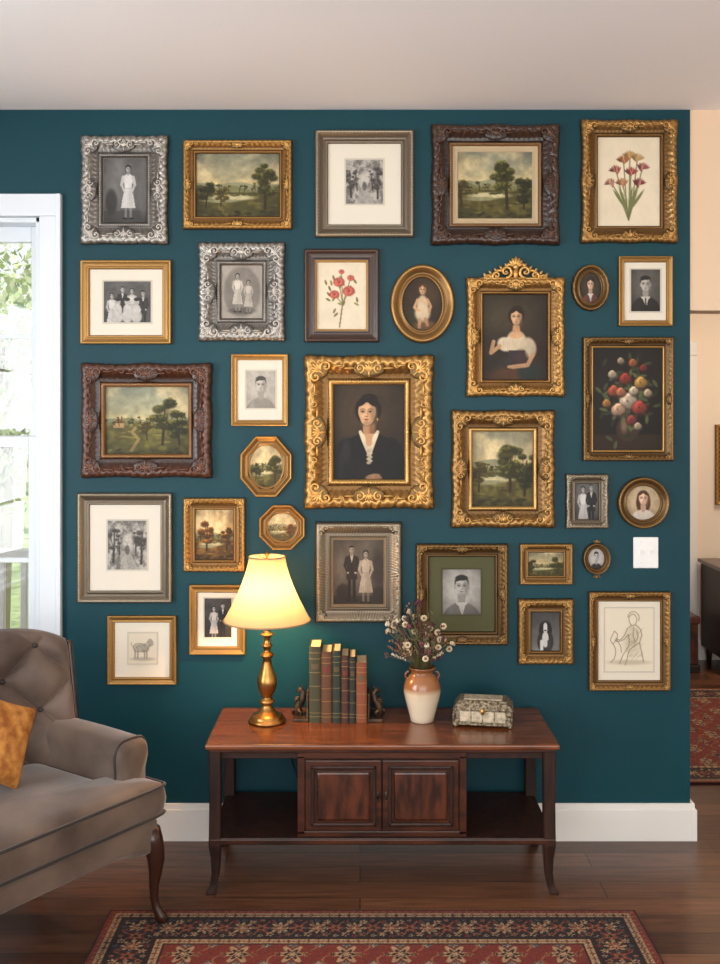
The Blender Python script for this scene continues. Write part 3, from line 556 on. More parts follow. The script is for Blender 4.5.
def artradial(b,cv,cx,cz,rfun,y,ring=44,seg=120):
    h,w=cv.a.shape[:2]; th=np.linspace(0,2*pi,seg,endpoint=False); R=rfun(th)
    t=np.linspace(0,1,ring)[:,None,None]; P=t*R[None]
    mx=np.abs(R).max(0); ix=np.clip(((P[...,0]/mx[0]+1)/2*(w-1)),0,w-1).astype(int); iy=np.clip(((1-P[...,1]/mx[1])/2*(h-1)),0,h-1).astype(int)
    G=np.stack([cx+P[...,0],np.full(P.shape[:2],y),cz+P[...,1]],-1); b.grid(G,M_art,np.clip(cv.a[iy,ix],0,255),cv=True,smooth=False)
MATC=(228,221,204)
def orn_corners(b,x0,x1,z0,z1,fw,R,y,col,mt,mids=True):
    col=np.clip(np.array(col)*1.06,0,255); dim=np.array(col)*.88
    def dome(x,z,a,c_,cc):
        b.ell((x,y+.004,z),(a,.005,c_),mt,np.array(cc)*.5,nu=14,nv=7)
    for sx,xx in((-1,x0),(1,x1)):
        for sz,zz in((-1,z0),(1,z1)):
            cx=xx-sx*fw*.42; cz=zz-sz*fw*.42
            dome(cx,cz,R*1.9,R*1.9,col)
            spiral(b,cx-sx*R*1.35,cz+sz*R*.35,R,math.atan2(-sz,sx),sx*sz,y,col,mt=mt)
            spiral(b,cx+sx*R*.35,cz-sz*R*1.35,R,math.atan2(sz,-sx),-sx*sz,y,col,mt=mt)
            a=math.atan2(sz,sx)
            for da in(-.8,-.4,0,.4,.8): leaf(b,cx-sx*R*.3,cz-sz*R*.3,R*(1.75-.3*abs(da)),R*.42,a+da,y-.002,col,mt)
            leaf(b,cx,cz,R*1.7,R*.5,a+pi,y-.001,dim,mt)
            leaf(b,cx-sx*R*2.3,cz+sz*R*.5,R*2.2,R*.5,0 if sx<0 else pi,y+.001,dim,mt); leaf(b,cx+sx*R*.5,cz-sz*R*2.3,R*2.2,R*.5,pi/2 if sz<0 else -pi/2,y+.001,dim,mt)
    cx=(x0+x1)/2; cz=(z0+z1)/2
    if mids:
        for (mx,mz,a) in((cx,z0+fw*.4,-pi/2),(cx,z1-fw*.4,pi/2),(x0+fw*.4,cz,pi),(x1-fw*.4,cz,0)):
            ca,sa=math.cos(a),math.sin(a); tx,tz=-sa,ca
            dome(mx,mz,R*(1.6+1.2*abs(tx)),R*(1.6+1.2*abs(tz)),col)
            for da in(-.9,-.45,0,.45,.9): leaf(b,mx-ca*R*.5,mz-sa*R*.5,R*1.4,R*.42,a+da,y-.002,col,mt)
            leaf(b,mx,mz,R*1.5,R*.5,a+pi,y-.001,dim,mt)
            for s in(-1,1):
                spiral(b,mx+s*tx*R*1.5,mz+s*tz*R*1.5,R*.8,a+pi,s,y,col,mt=mt)
                leaf(b,mx+s*tx*R*2.2,mz+s*tz*R*2.2,R*2,R*.45,math.atan2(s*tz,s*tx),y+.001,dim,mt)
    q=fw*.27; r=R*.6; st=r*3.3
    for (ax,lo,hi,fixed,sg) in(('x',x0,x1,z0+q,-1),('x',x0,x1,z1-q,1),('z',z0,z1,x0+q,-1),('z',z0,z1,x1-q,1)):
        L=hi-lo; e0=R*3.6 if mids else 0; e1=R*3.6+fw*.3; half=L/2-e0-e1; n=int(half/st+.4)
        if n<1: continue
        for side in(-1,1):
            for k in range(n):
                dist=e0+(k+.5)*half/n; m=(lo+hi)/2+side*dist; hd=side*sg*(1 if ax=='x' else -1)
                px_,pz_=(m,fixed) if ax=='x' else (fixed,m)
                spiral(b,px_,pz_,r,(0 if side>0 else pi) if ax=='x' else (pi/2 if side>0 else -pi/2),hd*(1 if k%2 else -1),y+.001,dim,turns=1.1,mt=mt,rt=.24)
                out=(pi/2 if sg>0 else -pi/2) if ax=='x' else (0 if sg>0 else pi)
                tn=(0 if side>0 else pi) if ax=='x' else (pi/2 if side>0 else -pi/2)
                leaf(b,px_+math.cos(tn)*r,pz_+math.sin(tn)*r,r*1.3,r*.46,tn,y+.001,dim,mt)
def frame(name,box,fw,cols,style='ogee',kind=1,amp=.006,ext=0,lip=None,mt=None,depth=.03,art=None,artbox=None,matc=MATC,period=.03,corners=0,linerpx=0,extra=None,mids=True,res=1.7):
    b=MB(); mt=mt or M_gilt; x0,z1=W(box[0],box[1]); x1,z0=W(box[2],box[3]); f=fw/267.4
    if ext: e=ext*.9; x0+=e;x1-=e;z0+=e;z1-=e
    sweep_poly(b,[(x0,z0),(x1,z0),(x1,z1),(x0,z1)],f,depth,style,kind,amp,ext,cols,lip,mt,period)
    ix0,ix1,iz0,iz1=x0+f,x1-f,z0+f,z1-f
    if linerpx:
        l=linerpx/267.4
        sweep_poly(b,[(ix0-.002,iz0-.002),(ix1+.002,iz0-.002),(ix1+.002,iz1+.002),(ix0-.002,iz1+.002)],l,.014,'flat',0,0,0,(matc,np.array(matc)*.75),None,M_mat,.03,y0=-.001)
        ix0+=l-.002;ix1-=l-.002;iz0+=l-.002;iz1-=l-.002
    if artbox:
        b.grid([[(ix0-.004,-.007,iz0-.004),(ix1+.004,-.007,iz0-.004)],[(ix0-.004,-.007,iz1+.004),(ix1+.004,-.007,iz1+.004)]],M_mat,matc,smooth=False)
        ax0,az1=W(artbox[0],artbox[1]); ax1,az0=W(artbox[2],artbox[3])
        sweep_poly(b,[(ax0-.006,az0-.006),(ax1+.006,az0-.006),(ax1+.006,az1+.006),(ax0-.006,az1+.006)],.006,.0025,'flat',0,0,0,(np.array(matc)*.95,np.array(matc)*.8),None,M_mat,.03,y0=-.0065)
        y=-.0078
    else: ax0,ax1,az0,az1=ix0-.004,ix1+.004,iz0-.004,iz1+.004; y=-.007
    w=max(48,int((ax1-ax0)*267*res)); h=max(48,int((az1-az0)*267*res))
    artrect(b,art(w,h),ax0,ax1,az0,az1,y)
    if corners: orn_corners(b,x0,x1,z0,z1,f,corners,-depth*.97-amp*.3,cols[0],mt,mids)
    if extra: extra(b,x0,x1,z0,z1,f)
    return b.build(name,recalc=False)
def ovalframe(name,box,fw,cols,art,style='ogee',kind=2,amp=.004,ext=0,lip=None,mt=None,depth=.024,nper=36,matw=0,extra=None):
    b=MB(); x0,z1=W(box[0],box[1]); x1,z0=W(box[2],box[3]); cx,cz=(x0+x1)/2,(z0+z1)/2; rx,rz=(x1-x0)/2-ext,(z1-z0)/2-ext; f=fw/267.4
    sweep_oval(b,cx,cz,rx,rz,f,depth,style,kind,amp,ext,cols,lip,mt or M_gilt,nper)
    ax,az=rx-f+.004,rz-f+.004; w=max(56,int(ax*2*267*2)); h=max(56,int(az*2*267*2))
    artradial(b,art(w,h),cx,cz,lambda th:np.stack([ax*np.cos(th),az*np.sin(th)],1),-.007)
    if extra: extra(b,cx,cz,rx,rz)
    return b.build(name,recalc=False)
def octframe(name,box,fw,cols,art,cut=.3):
    b=MB(); x0,z1=W(box[0],box[1]); x1,z0=W(box[2],box[3]); c=cut*(x1-x0); k=cut*(z1-z0); f=fw/267.4
    P=[(x0+c,z0),(x1-c,z0),(x1,z0+k),(x1,z1-k),(x1-c,z1),(x0+c,z1),(x0,z1-k),(x0,z0+k)]
    I=sweep_poly(b,P,f,.024,'cove',0,0,0,cols,None,M_gilt,.02)
    cx,cz=(x0+x1)/2,(z0+z1)/2; J=(I-np.array([cx,cz]))*1.0
    def rp(th):
        out=[]
        for t in th:
            d=np.array([math.cos(t),math.sin(t)]); best=9
            for i in range(8):
                A=J[i];B=J[(i+1)%8]; M=np.array([d,A-B]).T
                try: s=np.linalg.solve(M,A)
                except Exception: continue
                if s[0]>0 and -1e-6<=s[1]<=1+1e-6: best=min(best,s[0])
            out.append(d*best*1.03)
        return np.array(out)
    artradial(b,art(76,76),cx,cz,rp,-.007)
    ax=(x1-x0)/2-f; az=(z1-z0)/2-f
    sweep_oval(b,cx,cz,ax*1.0,az*1.0,.006,.006,'flat',0,0,0,cols,None,M_gilt,8,y0=-.005)
    return b.build(name,recalc=False)
def crest(b,x0,x1,z0,z1,f):
    cx=(x0+x1)/2; zt=z1-.006; y=-.024; col=GOLD[0]
    for s in(-1,1):
        spiral(b,cx+s*.036,zt+.030,.024,-pi/2,-s if s>0 else 1,y,col,rt=.24)
        spiral(b,cx+s*.072,zt+.016,.017,-pi/2,s*1.0,y,col,rt=.26); spiral(b,cx+s*.105,zt+.010,.012,-pi/2,-s,y,col,rt=.26)
        P=[(cx+s*(.01+.11*t),y,zt+.056*(1-t)**1.3+.012*abs(math.sin(t*9))) for t in np.linspace(0,1,20)]
        b.tube(P,np.linspace(.007,.004,20),M_gilt,col,seg=7)
        for k in range(5): leaf(b,cx+s*(.03+.02*k),zt+.047-.009*k,.018,.010,pi/2-s*.6,y,col)
        b.tube([(cx+s*.13,y,zt+.004),(cx+s*.07,y,zt+.004),(cx,y,zt+.004)],.006,M_gilt,col,seg=8)
    for a in np.linspace(-1.15,1.15,7): leaf(b,cx,zt+.048,.040-.006*abs(a),.013,pi/2-a,y-.003,col)
    b.ell((cx,y-.004,zt+.048),(.012,.009,.012),M_gilt,col); leaf(b,cx,zt,.045,.02,pi/2,y,col)
lsA=lambda w,h:landscape(w,h,11,(150,156,148),(214,190,142),trees=((.82,.86,.72,.15),(.12,.84,.4,.11),(.3,.82,.3,.09)),hz=.56)
frame('framed_portrait_photo',(80,135,168,244),20,SILV,'ogee',1,.009,.008,art=a1,artbox=(103,158,150,222),matc=(120,116,110),period=.024,depth=.026,corners=.0165)
frame('framed_landscape_painting',(183,140,292,229),13,GOLD,'cove',1,.004,0,art=lsA,period=.02,corners=.009)
frame('framed_engraving',(315,130,414,237),13,SILG,'cove',2,.004,0,art=lambda w,h:engraving(w,h,3),artbox=(346,159,383,203),matc=(226,219,202),period=.02)
frame('framed_landscape_painting',(431,124,560,245),20,BRN,'ogee',1,.008,.008,mt=M_woodf,lip=(120,84,44),art=lambda w,h:landscape(w,h,21,(146,154,150),(220,198,152),trees=((.66,.84,.78,.16),(.88,.85,.5,.12),(.06,.8,.45,.1)),hz=.52),linerpx=6,matc=(206,184,148),period=.028,corners=.0165,depth=.036)
frame('framed_botanical_print',(581,119,678,243),16,GOLD2,'ogee',1,.007,.006,art=lambda w,h:botan(w,h,'tulip'),period=.022,corners=.0135,depth=.028)
frame('framed_group_photo',(80,260,171,344),9,GOLD,'flat',2,.003,art=group4,artbox=(103,281,150,322),period=.016,depth=.022)
frame('framed_portrait_photo',(198,242,285,341),21,SILV,'ogee',1,.010,.008,art=oval_two,period=.020,corners=.0175,depth=.028)
frame('framed_botanical_print',(304,249,379,342),13,BRN,'flat',0,0,lip=(176,132,68),mt=M_woodf,art=lambda w,h:botan(w,h,'rose'),depth=.026)
ovalframe('framed_oval_portrait_painting',(390,264,455,343),13,GOLD2,childoval,kind=2,amp=.004,nper=60)
frame('framed_portrait_painting',(466,277,565,397),16,GOLD,'ogee',1,.007,.006,art=maid,period=.022,corners=.014,depth=.032,extra=crest)
ovalframe('framed_oval_portrait_painting',(572,264,610,311),8,DGOLD,lambda w,h:bust(w,h,(70,60,46),(50,42,34),(104,60,54),(46,30,22),(210,172,144),cy=.38,r=.19,updo=True,collar=(210,204,194)),kind=2,amp=.003,nper=40,ext=.002)
frame('framed_portrait_photo',(619,256,673,326),6,GOLD,'flat',0,0,art=lambda w,h:bust(w,h,(110,106,100),(80,76,72),(34,34,34),(30,28,26),(200,196,190),cy=.36,r=.19,collar=(225,222,216),tie=True,female=False).mono((16,15,14),(225,218,204)),artbox=(632,269,661,311),depth=.02)
frame('framed_landscape_painting',(81,363,212,478),22,WAL,'ogee',1,.009,.008,mt=M_woodf,lip=(140,96,50),art=lambda w,h:landscape(w,h,31,(160,172,168),(224,206,158),g=(104,102,54),trees=((.68,.85,.7,.15),(.88,.85,.52,.11),(.5,.78,.35,.08)),house=True,water=False,hz=.52),period=.028,corners=.018,depth=.04)
frame('framed_portrait_photo',(231,354,288,426),6,GOLD,'flat',2,.002,art=lambda w,h:bust(w,h,(205,200,190),(196,190,180),(150,146,140),(60,56,52),(205,200,192),cy=.38,r=.22,vig=.1,female=False).mono((30,28,26),(226,220,206)),artbox=(246,371,275,408),period=.014,depth=.02)
frame('framed_portrait_painting',(304,355,434,509),27,GOLD,'ogee',1,.011,.011,art=lady,period=.030,corners=.0225,depth=.045,lip=(206,164,96),res=2.2)
frame('framed_flower_painting',(583,337,674,461),11,DGOLD,'cove',1,.004,lip=(186,144,80),art=bouquet,period=.018,depth=.026,corners=.008)
octframe('framed_octagonal_landscape_painting',(240,436,292,497),8,GOLD,lambda w,h:landscape(w,h,41,(176,170,150),(222,200,160),trees=((.72,.85,.6,.16),(.2,.8,.4,.1)),hz=.5))
frame('framed_landscape_painting',(451,410,555,528),20,GOLD2,'ogee',1,.008,.007,art=lambda w,h:landscape(w,h,51,(166,168,156),(220,196,152),trees=((.62,.8,.66,.17),(.85,.85,.6,.14),(.12,.8,.4,.09)),hz=.5),period=.026,corners=.0165,depth=.034,lip=(206,166,100))
frame('framed_engraving',(77,493,172,603),12,SILG,'cove',2,.004,art=lambda w,h:engraving(w,h,14),artbox=(107,521,146,570),matc=(224,217,202),period=.018,depth=.026)
frame('framed_landscape_painting',(183,498,245,572),12,GOLD,'cove',1,.004,art=lambda w,h:landscape(w,h,61,(176,150,116),(214,168,100),g=(114,84,42),trees=((.3,.8,.6,.12),(.8,.8,.5,.1)),autumn=True),period=.018,depth=.024,corners=.0085,mids=False)
octframe('framed_octagonal_landscape_painting',(259,505,305,550),7,GOLD,lambda w,h:landscape(w,h,71,(196,186,160),(226,204,164),g=(110,96,60),trees=((.75,.8,.4,.12),),hz=.5,autumn=True))
frame('framed_couple_photo',(315,522,402,623),16,SILG,'ogee',3,.005,0,art=two,period=.018,depth=.03,linerpx=3,matc=(150,130,104),corners=.011,mids=False,res=2)
frame('framed_portrait_photo',(416,544,508,645),13,DGOLD,'cove',1,.005,art=lambda w,h:bust(w,h,(205,202,196),(190,186,180),(120,118,116),(28,26,25),(190,184,178),cy=.38,r=.23,cx=.5,collar=(215,212,206),female=False).mono((18,17,16),(220,216,206)),artbox=(443,570,481,615),matc=(84,84,58),period=.02,depth=.03,corners=.0095,res=2)
frame('framed_couple_photo',(566,474,609,529),9,SILG,'ogee',1,.005,.003,art=cupple,period=.014,depth=.022,corners=.0065,mids=False)
ovalframe('framed_oval_portrait_painting',(618,477,670,529),9,DGOLD,lambda w,h:bust(w,h,(196,176,142),(180,154,118),(206,194,178),(74,48,30),(220,182,150),cy=.38,r=.2,longhair=True,vig=.25),kind=2,amp=.004,nper=50)
frame('framed_landscape_painting',(520,544,573,585),9,GOLD2,'cove',2,.003,art=lambda w,h:landscape(w,h,81,(150,150,136),(200,176,130),trees=((.8,.9,.7,.2),(.12,.9,.6,.14)),hz=.55),period=.014,depth=.022,corners=.006,mids=False)
def ovx(b,cx,cz,rx,rz):
    for s in(-1,1):
        spiral(b,cx+.007,cz+s*(rz+.004),.006,0,s,-.018,DGOLD[0]); spiral(b,cx-.007,cz+s*(rz+.004),.006,pi,-s,-.018,DGOLD[0]); leaf(b,cx,cz+s*rz,.014,.006,s*pi/2,-.019,DGOLD[0])
ovalframe('framed_oval_portrait_photo',(583,543,611,575),6,DGOLD,lambda w,h:bust(w,h,(205,202,196),(190,186,180),(40,38,36),(40,36,34),(200,196,190),cy=.4,r=.2,vig=.2,female=False).mono((16,15,15),(230,226,218)),kind=3,amp=.003,nper=30,extra=ovx)
frame('framed_dog_photo',(518,599,574,665),13,GOLD2,'ogee',1,.005,.003,art=dogp,period=.018,depth=.026,corners=.0095,mids=False)
frame('framed_pencil_sketch',(589,592,671,691),10,GOLD2,'cove',1,.004,art=lambda w,h:scribble(w,h,5,'figure'),artbox=(606,609,654,672),matc=(222,214,196),period=.018,depth=.024,res=2.2,corners=.0075)
frame('framed_couple_photo',(189,585,245,655),8,GOLD,'flat',2,.003,art=rest_two,artbox=(204,599,231,638),period=.016,depth=.022)
frame('framed_pencil_sketch',(107,616,176,685),7,GOLD,'flat',2,.002,art=lambda w,h:scribble(w,h,9,'dog'),artbox=(128,634,156,664),period=.014,depth=.02,res=2.2)
o=frame('framed_landscape_painting',(0,0,100,140),14,GOLD,'cove',1,.005,art=lsA,depth=.03)
x_,z_=W(50,70); o.location=(2.5-x_,2.8,1.27-z_)
# ------------------------------------------------------------ light switch
b=MB(); x0,z1=W(633,537,0); x1,z0=W(658,568,0); b.box(x0,x1,-.007,0,z0,z1,M_plastic,.003)
for k in(.3,.7):
    xm=x0+(x1-x0)*k; zm=(z0+z1)/2; b.box(xm-.006,xm+.006,-.009,-.004,zm-.013,zm+.013,M_plastic,.001); b.box(xm-.004,xm+.004,-.018,-.006,zm+.0,zm+.009,M_plastic,.0015)
    for s in(-1,1): b.ell((xm,-.0075,zm+s*.04),(.003,.0015,.003),M_plastic)
b.build('light_switch')
# ------------------------------------------------------------ console table
b=MB(); TZ=.504; tx0,tx1=-.514,.663; ty0,ty1=-.455,-.022
b.box(tx0,tx1,ty0,ty1,TZ-.018,TZ,M_woodlit,.006,seg=3); b.box(tx0+.012,tx1-.012,ty0+.01,ty1,TZ-.03,TZ-.016,M_wood,.004)
b.box(tx0+.03,tx1-.03,ty0+.03,ty0+.05,TZ-.055,TZ-.028,M_woodd,.002); b.box(tx0+.03,tx1-.03,ty1-.03,ty1-.01,TZ-.055,TZ-.028,M_woodd,.002)
for x in(tx0+.03,tx1-.05): b.box(x,x+.02,ty0+.03,ty1-.02,TZ-.055,TZ-.028,M_woodd,.002)
def sqleg(cx,cy,ox,oy):
    zs=np.array([.478,.40,.30,.21,.165,.12,.07,.03,.008,0]); r=np.array([.021,.020,.019,.020,.021,.016,.013,.012,.014,.013])
    of=np.array([0,0,0,0,0,-.002,-.001,.006,.016,.018])
    G=[]
    for z,rr,o_ in zip(zs,r,of):
        k=rr*.8; G.append([(cx+ox*o_+sx*a,cy+oy*o_+sy*c_,z) for sx,sy,a,c_ in((-1,-1,rr,k),(-1,-1,k,rr),(1,-1,k,rr),(1,-1,rr,k),(1,1,rr,k),(1,1,k,rr),(-1,1,k,rr),(-1,1,rr,k))])
    G.append([(cx+ox*.018,cy+oy*.018,0)]*8); b.grid(np.array(G),M_woodd,cv=True,smooth=False)
for cx,ox in((-.482,-1),(.63,1)):
    sqleg(cx,-.428,ox,-.1); sqleg(cx,-.048,ox,.0)
b.box(-.497,.645,-.445,-.03,.168,.192,M_woodd,.004); b.box(-.499,.647,-.449,-.443,.172,.188,M_wood,.002)
cx0,cx1=-.205,.352; cy=-.43
b.box(cx0,cx1,cy,-.035,.192,TZ-.028,M_woodd,.002)
b.box(cx0-.003,cx1+.003,cy-.006,cy,.192,.21,M_wood,.002); b.box(cx0-.003,cx1+.003,cy-.006,cy,.452,.476,M_wood,.002)
b.box(cx0-.003,cx0+.022,cy-.006,cy,.2,.46,M_wood,.002); b.box(cx1-.022,cx1+.003,cy-.006,cy,.2,.46,M_wood,.002)
xm=(cx0+cx1)/2
for a,c_ in((cx0+.024,xm-.002),(xm+.002,cx1-.024)):
    b.box(a,c_,cy-.014,cy,.213,.449,M_wood,.003)
    x0_,x1_,z0_,z1_=a+.032,c_-.032,.245,.418
    sw=.014
    for (u0,u1,v0,v1) in((x0_-sw,x1_+sw,z0_-sw,z0_-.002),(x0_-sw,x1_+sw,z1_+.002,z1_+sw),(x0_-sw,x0_-.002,z0_-sw,z1_+sw),(x1_+.002,x1_+sw,z0_-sw,z1_+sw)): b.box(u0,u1,cy-.021,cy-.013,v0,v1,M_woodd,.004)
    b.box(x0_+.006,x1_-.006,cy-.021,cy-.012,z0_+.006,z1_-.006,M_burl,.007)
for s in(-1,1):
    kx=xm+s*.014; b.ell((kx,cy-.016,.335),(.006,.003,.014),M_bronze); th=np.linspace(0,2*pi,20,endpoint=False)
    b.tube(np.stack([kx+.007*np.sin(th),np.full(20,cy-.021),.327+.010*np.cos(th)],1),.0016,M_bronze,closed=True,seg=6); b.ell((kx,cy-.02,.338),(.004,.004,.004),M_bronze)
b.build('console_table')
# ------------------------------------------------------------ table lamp
lx,ly=-.331,-.2
lamp=empty('table_lamp')
b=MB()
pr=[(0,.001),(.064,.001),(.067,.004),(.067,.009),(.062,.014),(.057,.017),(.058,.022),(.05,.027),(.036,.034),(.026,.044),(.019,.056),(.018,.064),(.026,.069),(.028,.074),(.024,.08),(.016,.085),(.018,.092),(.026,.104),(.033,.122),(.036,.138),(.035,.152),(.029,.17),(.021,.19),(.016,.212),(.014,.226),(.021,.231),(.024,.237),(.021,.243),(.013,.248),(.012,.262),(.018,.268),(.019,.274),(.012,.28),(.0115,.30),(.016,.305),(.024,.309),(.024,.313),(.012,.316),(.012,.33),(.016,.335),(.016,.378),(.012,.385),(0,.386)]
b.lathe(lx,ly,pr,M_brass,z0=TZ,seg=40)
zb,zt=.866,1.092
th=np.linspace(-.5*pi+.5,1.5*pi-.5,26); 
b.tube(np.stack([lx+.045*np.cos(th),np.full(26,ly),.985+.10*np.sin(th)],1),.0018,M_brass,seg=6)
b.lathe(lx,ly,[(0,0),(.006,.001),(.004,.008),(.009,.014),(.009,.02),(.004,.026),(0,.03)],M_brass,z0=1.083,seg=16)
for k in range(3): a=k*2*pi/3; b.tube([(lx,ly,1.084),(lx+.064*math.cos(a),ly+.064*math.sin(a),1.084)],.0016,M_brass,seg=5)
b.build('lamp_base',lamp)
b=MB(); t=np.linspace(0,1,26); r=.064+(.153-.064)*(1-t)**1.45; seg=96; th=np.linspace(0,2*pi,seg,endpoint=False)
G=np.zeros((26,seg,3)); rr=(r[:,None])*(1+.012*np.abs(np.cos(th*6))[None,:]); G[...,0]=lx+rr*np.cos(th); G[...,1]=ly+rr*np.sin(th); G[...,2]=zb+(zt-zb)*t[:,None]
b.grid(G,M_shade,cv=True)
for z,rr in((zb,.1545),(zt,.0655)): b.tube(np.stack([lx+rr*np.cos(th),ly+rr*np.sin(th),np.full(seg,z)],1),.0028,M_shade,closed=True,seg=6)
b.build('lamp_shade',lamp)
ld=bpy.data.lights.new('lamp_bulb','POINT'); ld.energy=12; ld.color=(1,.60,.28); ld.shadow_soft_size=.028
lo=bpy.data.objects.new('lamp_bulb',ld); lo.location=(lx,ly,.955); bpy.context.collection.objects.link(lo); lo.parent=lamp
b=MB(); b.tube([(lx+.03,-.010,TZ-.02),(lx+.035,-.008,.44),(lx+.06,-.010,.34),(lx+.09,-.012,.26),(lx+.10,-.012,.215),(lx+.1,-.012,.15)],.0025,M_glassdark,seg=6); b.build('power_cord')
# ------------------------------------------------------------ books and bookends
b=MB(); yb=-.215
bk=[(309,321,647,(62,60,36),(150,124,74)),(321,332,652,(92,56,30),(160,122,66)),(332,341,651,(34,46,34),(146,120,66)),(341,349,656,(70,36,24),(160,126,70)),(349,356,657,(30,38,32),(140,116,66)),(356,367,663,(128,66,34),(160,126,72))]
for x0p,x1p,yt,cl,gc in bk:
    x0,_=W(x0p,0,yb); x1,_=W(x1p,0,yb); _,z1=W(0,yt,yb); x0+=.0006; x1-=.0006; dp=.135
    h_=z1-TZ; w_=x1-x0
    b.box(x0+.0025,x1-.0025,yb+.006,yb+dp-.003,TZ+.003,z1-.004,M_attr,.001,col=(206,188,150))
    b.box(x0,x0+.0028,yb+.004,yb+dp,TZ,z1,M_attr,.001,col=cl); b.box(x1-.0028,x1,yb+.004,yb+dp,TZ,z1,M_attr,.001,col=cl)
    th=np.linspace(0,pi,9); G=np.array([[ ((x0+x1)/2-w_/2*math.cos(a),yb+.006-.007*math.sin(a),z) for a in th] for z in (TZ,TZ+.001,z1-.001,z1)]); b.grid(G,M_attr,cl)
    b.add([((x0+x1)/2-w_/2*math.cos(a),yb+.006-.007*math.sin(a),z1) for a in th],[tuple(range(9))],M_attr,cl)
    for k,f_ in enumerate((.08,.13,.3,.48,.66,.84,.92)):
        z=TZ+h_*f_; G=np.array([[ ((x0+x1)/2-(w_/2+.0006)*math.cos(a),yb+.006-.0085*math.sin(a),zz) for a in th] for zz in (z,z+.0018)]); b.grid(G,M_attr,gc)
    z=TZ+h_*.71; G=np.array([[ ((x0+x1)/2-(w_/2-.002)*math.cos(a),yb+.006-.0085*math.sin(a),zz) for a in th[2:7]] for zz in (z,z+.018)]); b.grid(G,M_attr,(110,44,30) if x0p in(321,341) else np.array(gc)*.6)
b.build('row_of_books')
def bookend(x,s):
    b=MB(); b.box(min(x,x+s*.055),max(x,x+s*.055),-.21,-.10,TZ,TZ+.012,M_bronze,.003); b.box(min(x,x+s*.008),max(x,x+s*.008),-.205,-.105,TZ,TZ+.10,M_bronze,.003)
    cx=x+s*.028; y=-.16
    b.tube([(cx+s*.018,y,TZ+.012),(cx+s*.016,y,TZ+.035),(cx+s*.008,y,TZ+.055),(cx-s*.004,y,TZ+.075),(cx-s*.006,y,TZ+.095),(cx+s*.006,y,TZ+.105),(cx+s*.018,y,TZ+.094)],[.012,.014,.017,.014,.010,.009,.004],M_bronze,seg=10)
    for q in(-.012,.012):
        b.tube([(cx+s*.006,y+q,TZ+.07),(cx+s*.02,y+q,TZ+.072),(cx+s*.024,y+q,TZ+.055)],[.006,.005,.003],M_bronze,seg=7)
        b.tube([(cx+s*.014,y+q,TZ+.035),(cx+s*.0,y+q,TZ+.025),(cx+s*.006,y+q,TZ+.01)],[.008,.006,.005],M_bronze,seg=7)
        b.ell((cx-s*.004,y+q*.5,TZ+.112),(.003,.002,.007),M_bronze)
    b.tube([(cx+s*.02,y,TZ+.03),(cx+s*.03,y,TZ+.032),(cx+s*.032,y,TZ+.014)],[.005,.007,.003],M_bronze,seg=7)
    b.build('bookend')
xa,_=W(308.5,0,yb); xb,_=W(367.5,0,yb); bookend(xa,-1); bookend(xb,1)
# ------------------------------------------------------------ vase and flowers
vx,vy=.222,-.19; vs=empty('flower_vase'); b=MB()
pr=[(0,0),(.038,0),(.042,.004),(.045,.02),(.053,.05),(.061,.08),(.066,.105),(.066,.125),(.060,.145),(.048,.162),(.040,.172),(.039,.18),(.047,.188),(.049,.194),(.044,.194),(.034,.18),(.034,.12),(0,.1)]
cc=[(205,190,165)]*2+[(214,200,176)]*4+[(206,188,160)]+[(150,96,54)]*3+[(132,80,44)]*3+[(120,72,38)]*5
b.lathe(vx,vy,pr,M_attrg,z0=TZ,seg=40,cols=cc)
for s in(-1,1):
    a=np.linspace(-pi/2,pi/2,10); b.tube(np.stack([vx+s*(.046+.014*np.cos(a)),np.full(10,vy),TZ+.163+.014*np.sin(a)],1),.004,M_attrg,(126,76,42),seg=7)
b.build('vase',vs)
b=MB(); rg=np.random.default_rng(12)
pal=[(206,188,156),(190,166,128),(96,46,52),(124,66,74),(78,38,46),(214,202,178),(146,100,72),(100,74,66),(110,90,60),(88,44,44)]
for i in range(135):
    a=rg.uniform(0,2*pi); sp=rg.uniform(0,1)**.6; hgt=rg.uniform(.04,.235)*(1.06-.38*sp); ex=.120*sp*math.cos(a); ey=.08*sp*math.sin(a)
    top=np.array([vx+ex-.010,vy+ey,TZ+.19+hgt]); mid=np.array([vx+ex*.35,vy+ey*.35,TZ+.19+hgt*.45]); base=np.array([vx+.02*math.cos(a),vy+.02*math.sin(a),TZ+.17])
    b.tube([base,mid,top],.0011,M_attr,(96,88,52),seg=5)
    k=i%6; cl=np.array(pal[rg.integers(0,len(pal))],float)
    if k==0:
        cl=np.array(pal[(0,5,1)[i%3]],float); tl=rg.uniform(-.6,.6)
        for j in range(9): t_=j*2*pi/9; b.ell(top+np.array([.008*math.cos(t_),-.003+.004*math.cos(t_)*tl,.008*math.sin(t_)*math.cos(tl)]),(.0048,.0025,.0045),M_attr,cl,nu=6,nv=4)
        b.ell(top+np.array([0,-.005,0]),(.0045,.003,.0045),M_attr,(130,92,44),nu=7,nv=4)
    elif k in(1,4):
        for j in range(14): v=rg.normal(0,1,3); v/=np.linalg.norm(v); b.ell(top+v*.007,(.0042,.0042,.0042),M_attr,np.clip(cl*rg.uniform(.8,1.1),0,255),nu=6,nv=4)
    elif k in(2,5):
        for j in range(12): q=mid+(top-mid)*(j/11*.7+.4); b.ell(q+rg.normal(0,.003,3),(.0035,.0035,.0045),M_attr,np.clip(cl*rg.uniform(.8,1.1),0,255),nu=6,nv=4)
    else:
        for j in range(8):
            q=mid+(top-mid)*(j/7*.95+.2); v=rg.normal(0,1,3)*.009; v[2]=abs(v[2])+.004; b.tube([q,q+v*.6,q+v*1.3],[.0008,.0028,.0006],M_attr,(94,92,58) if i%2 else cl*.8,seg=5)
b.build('dried_flowers',vs)
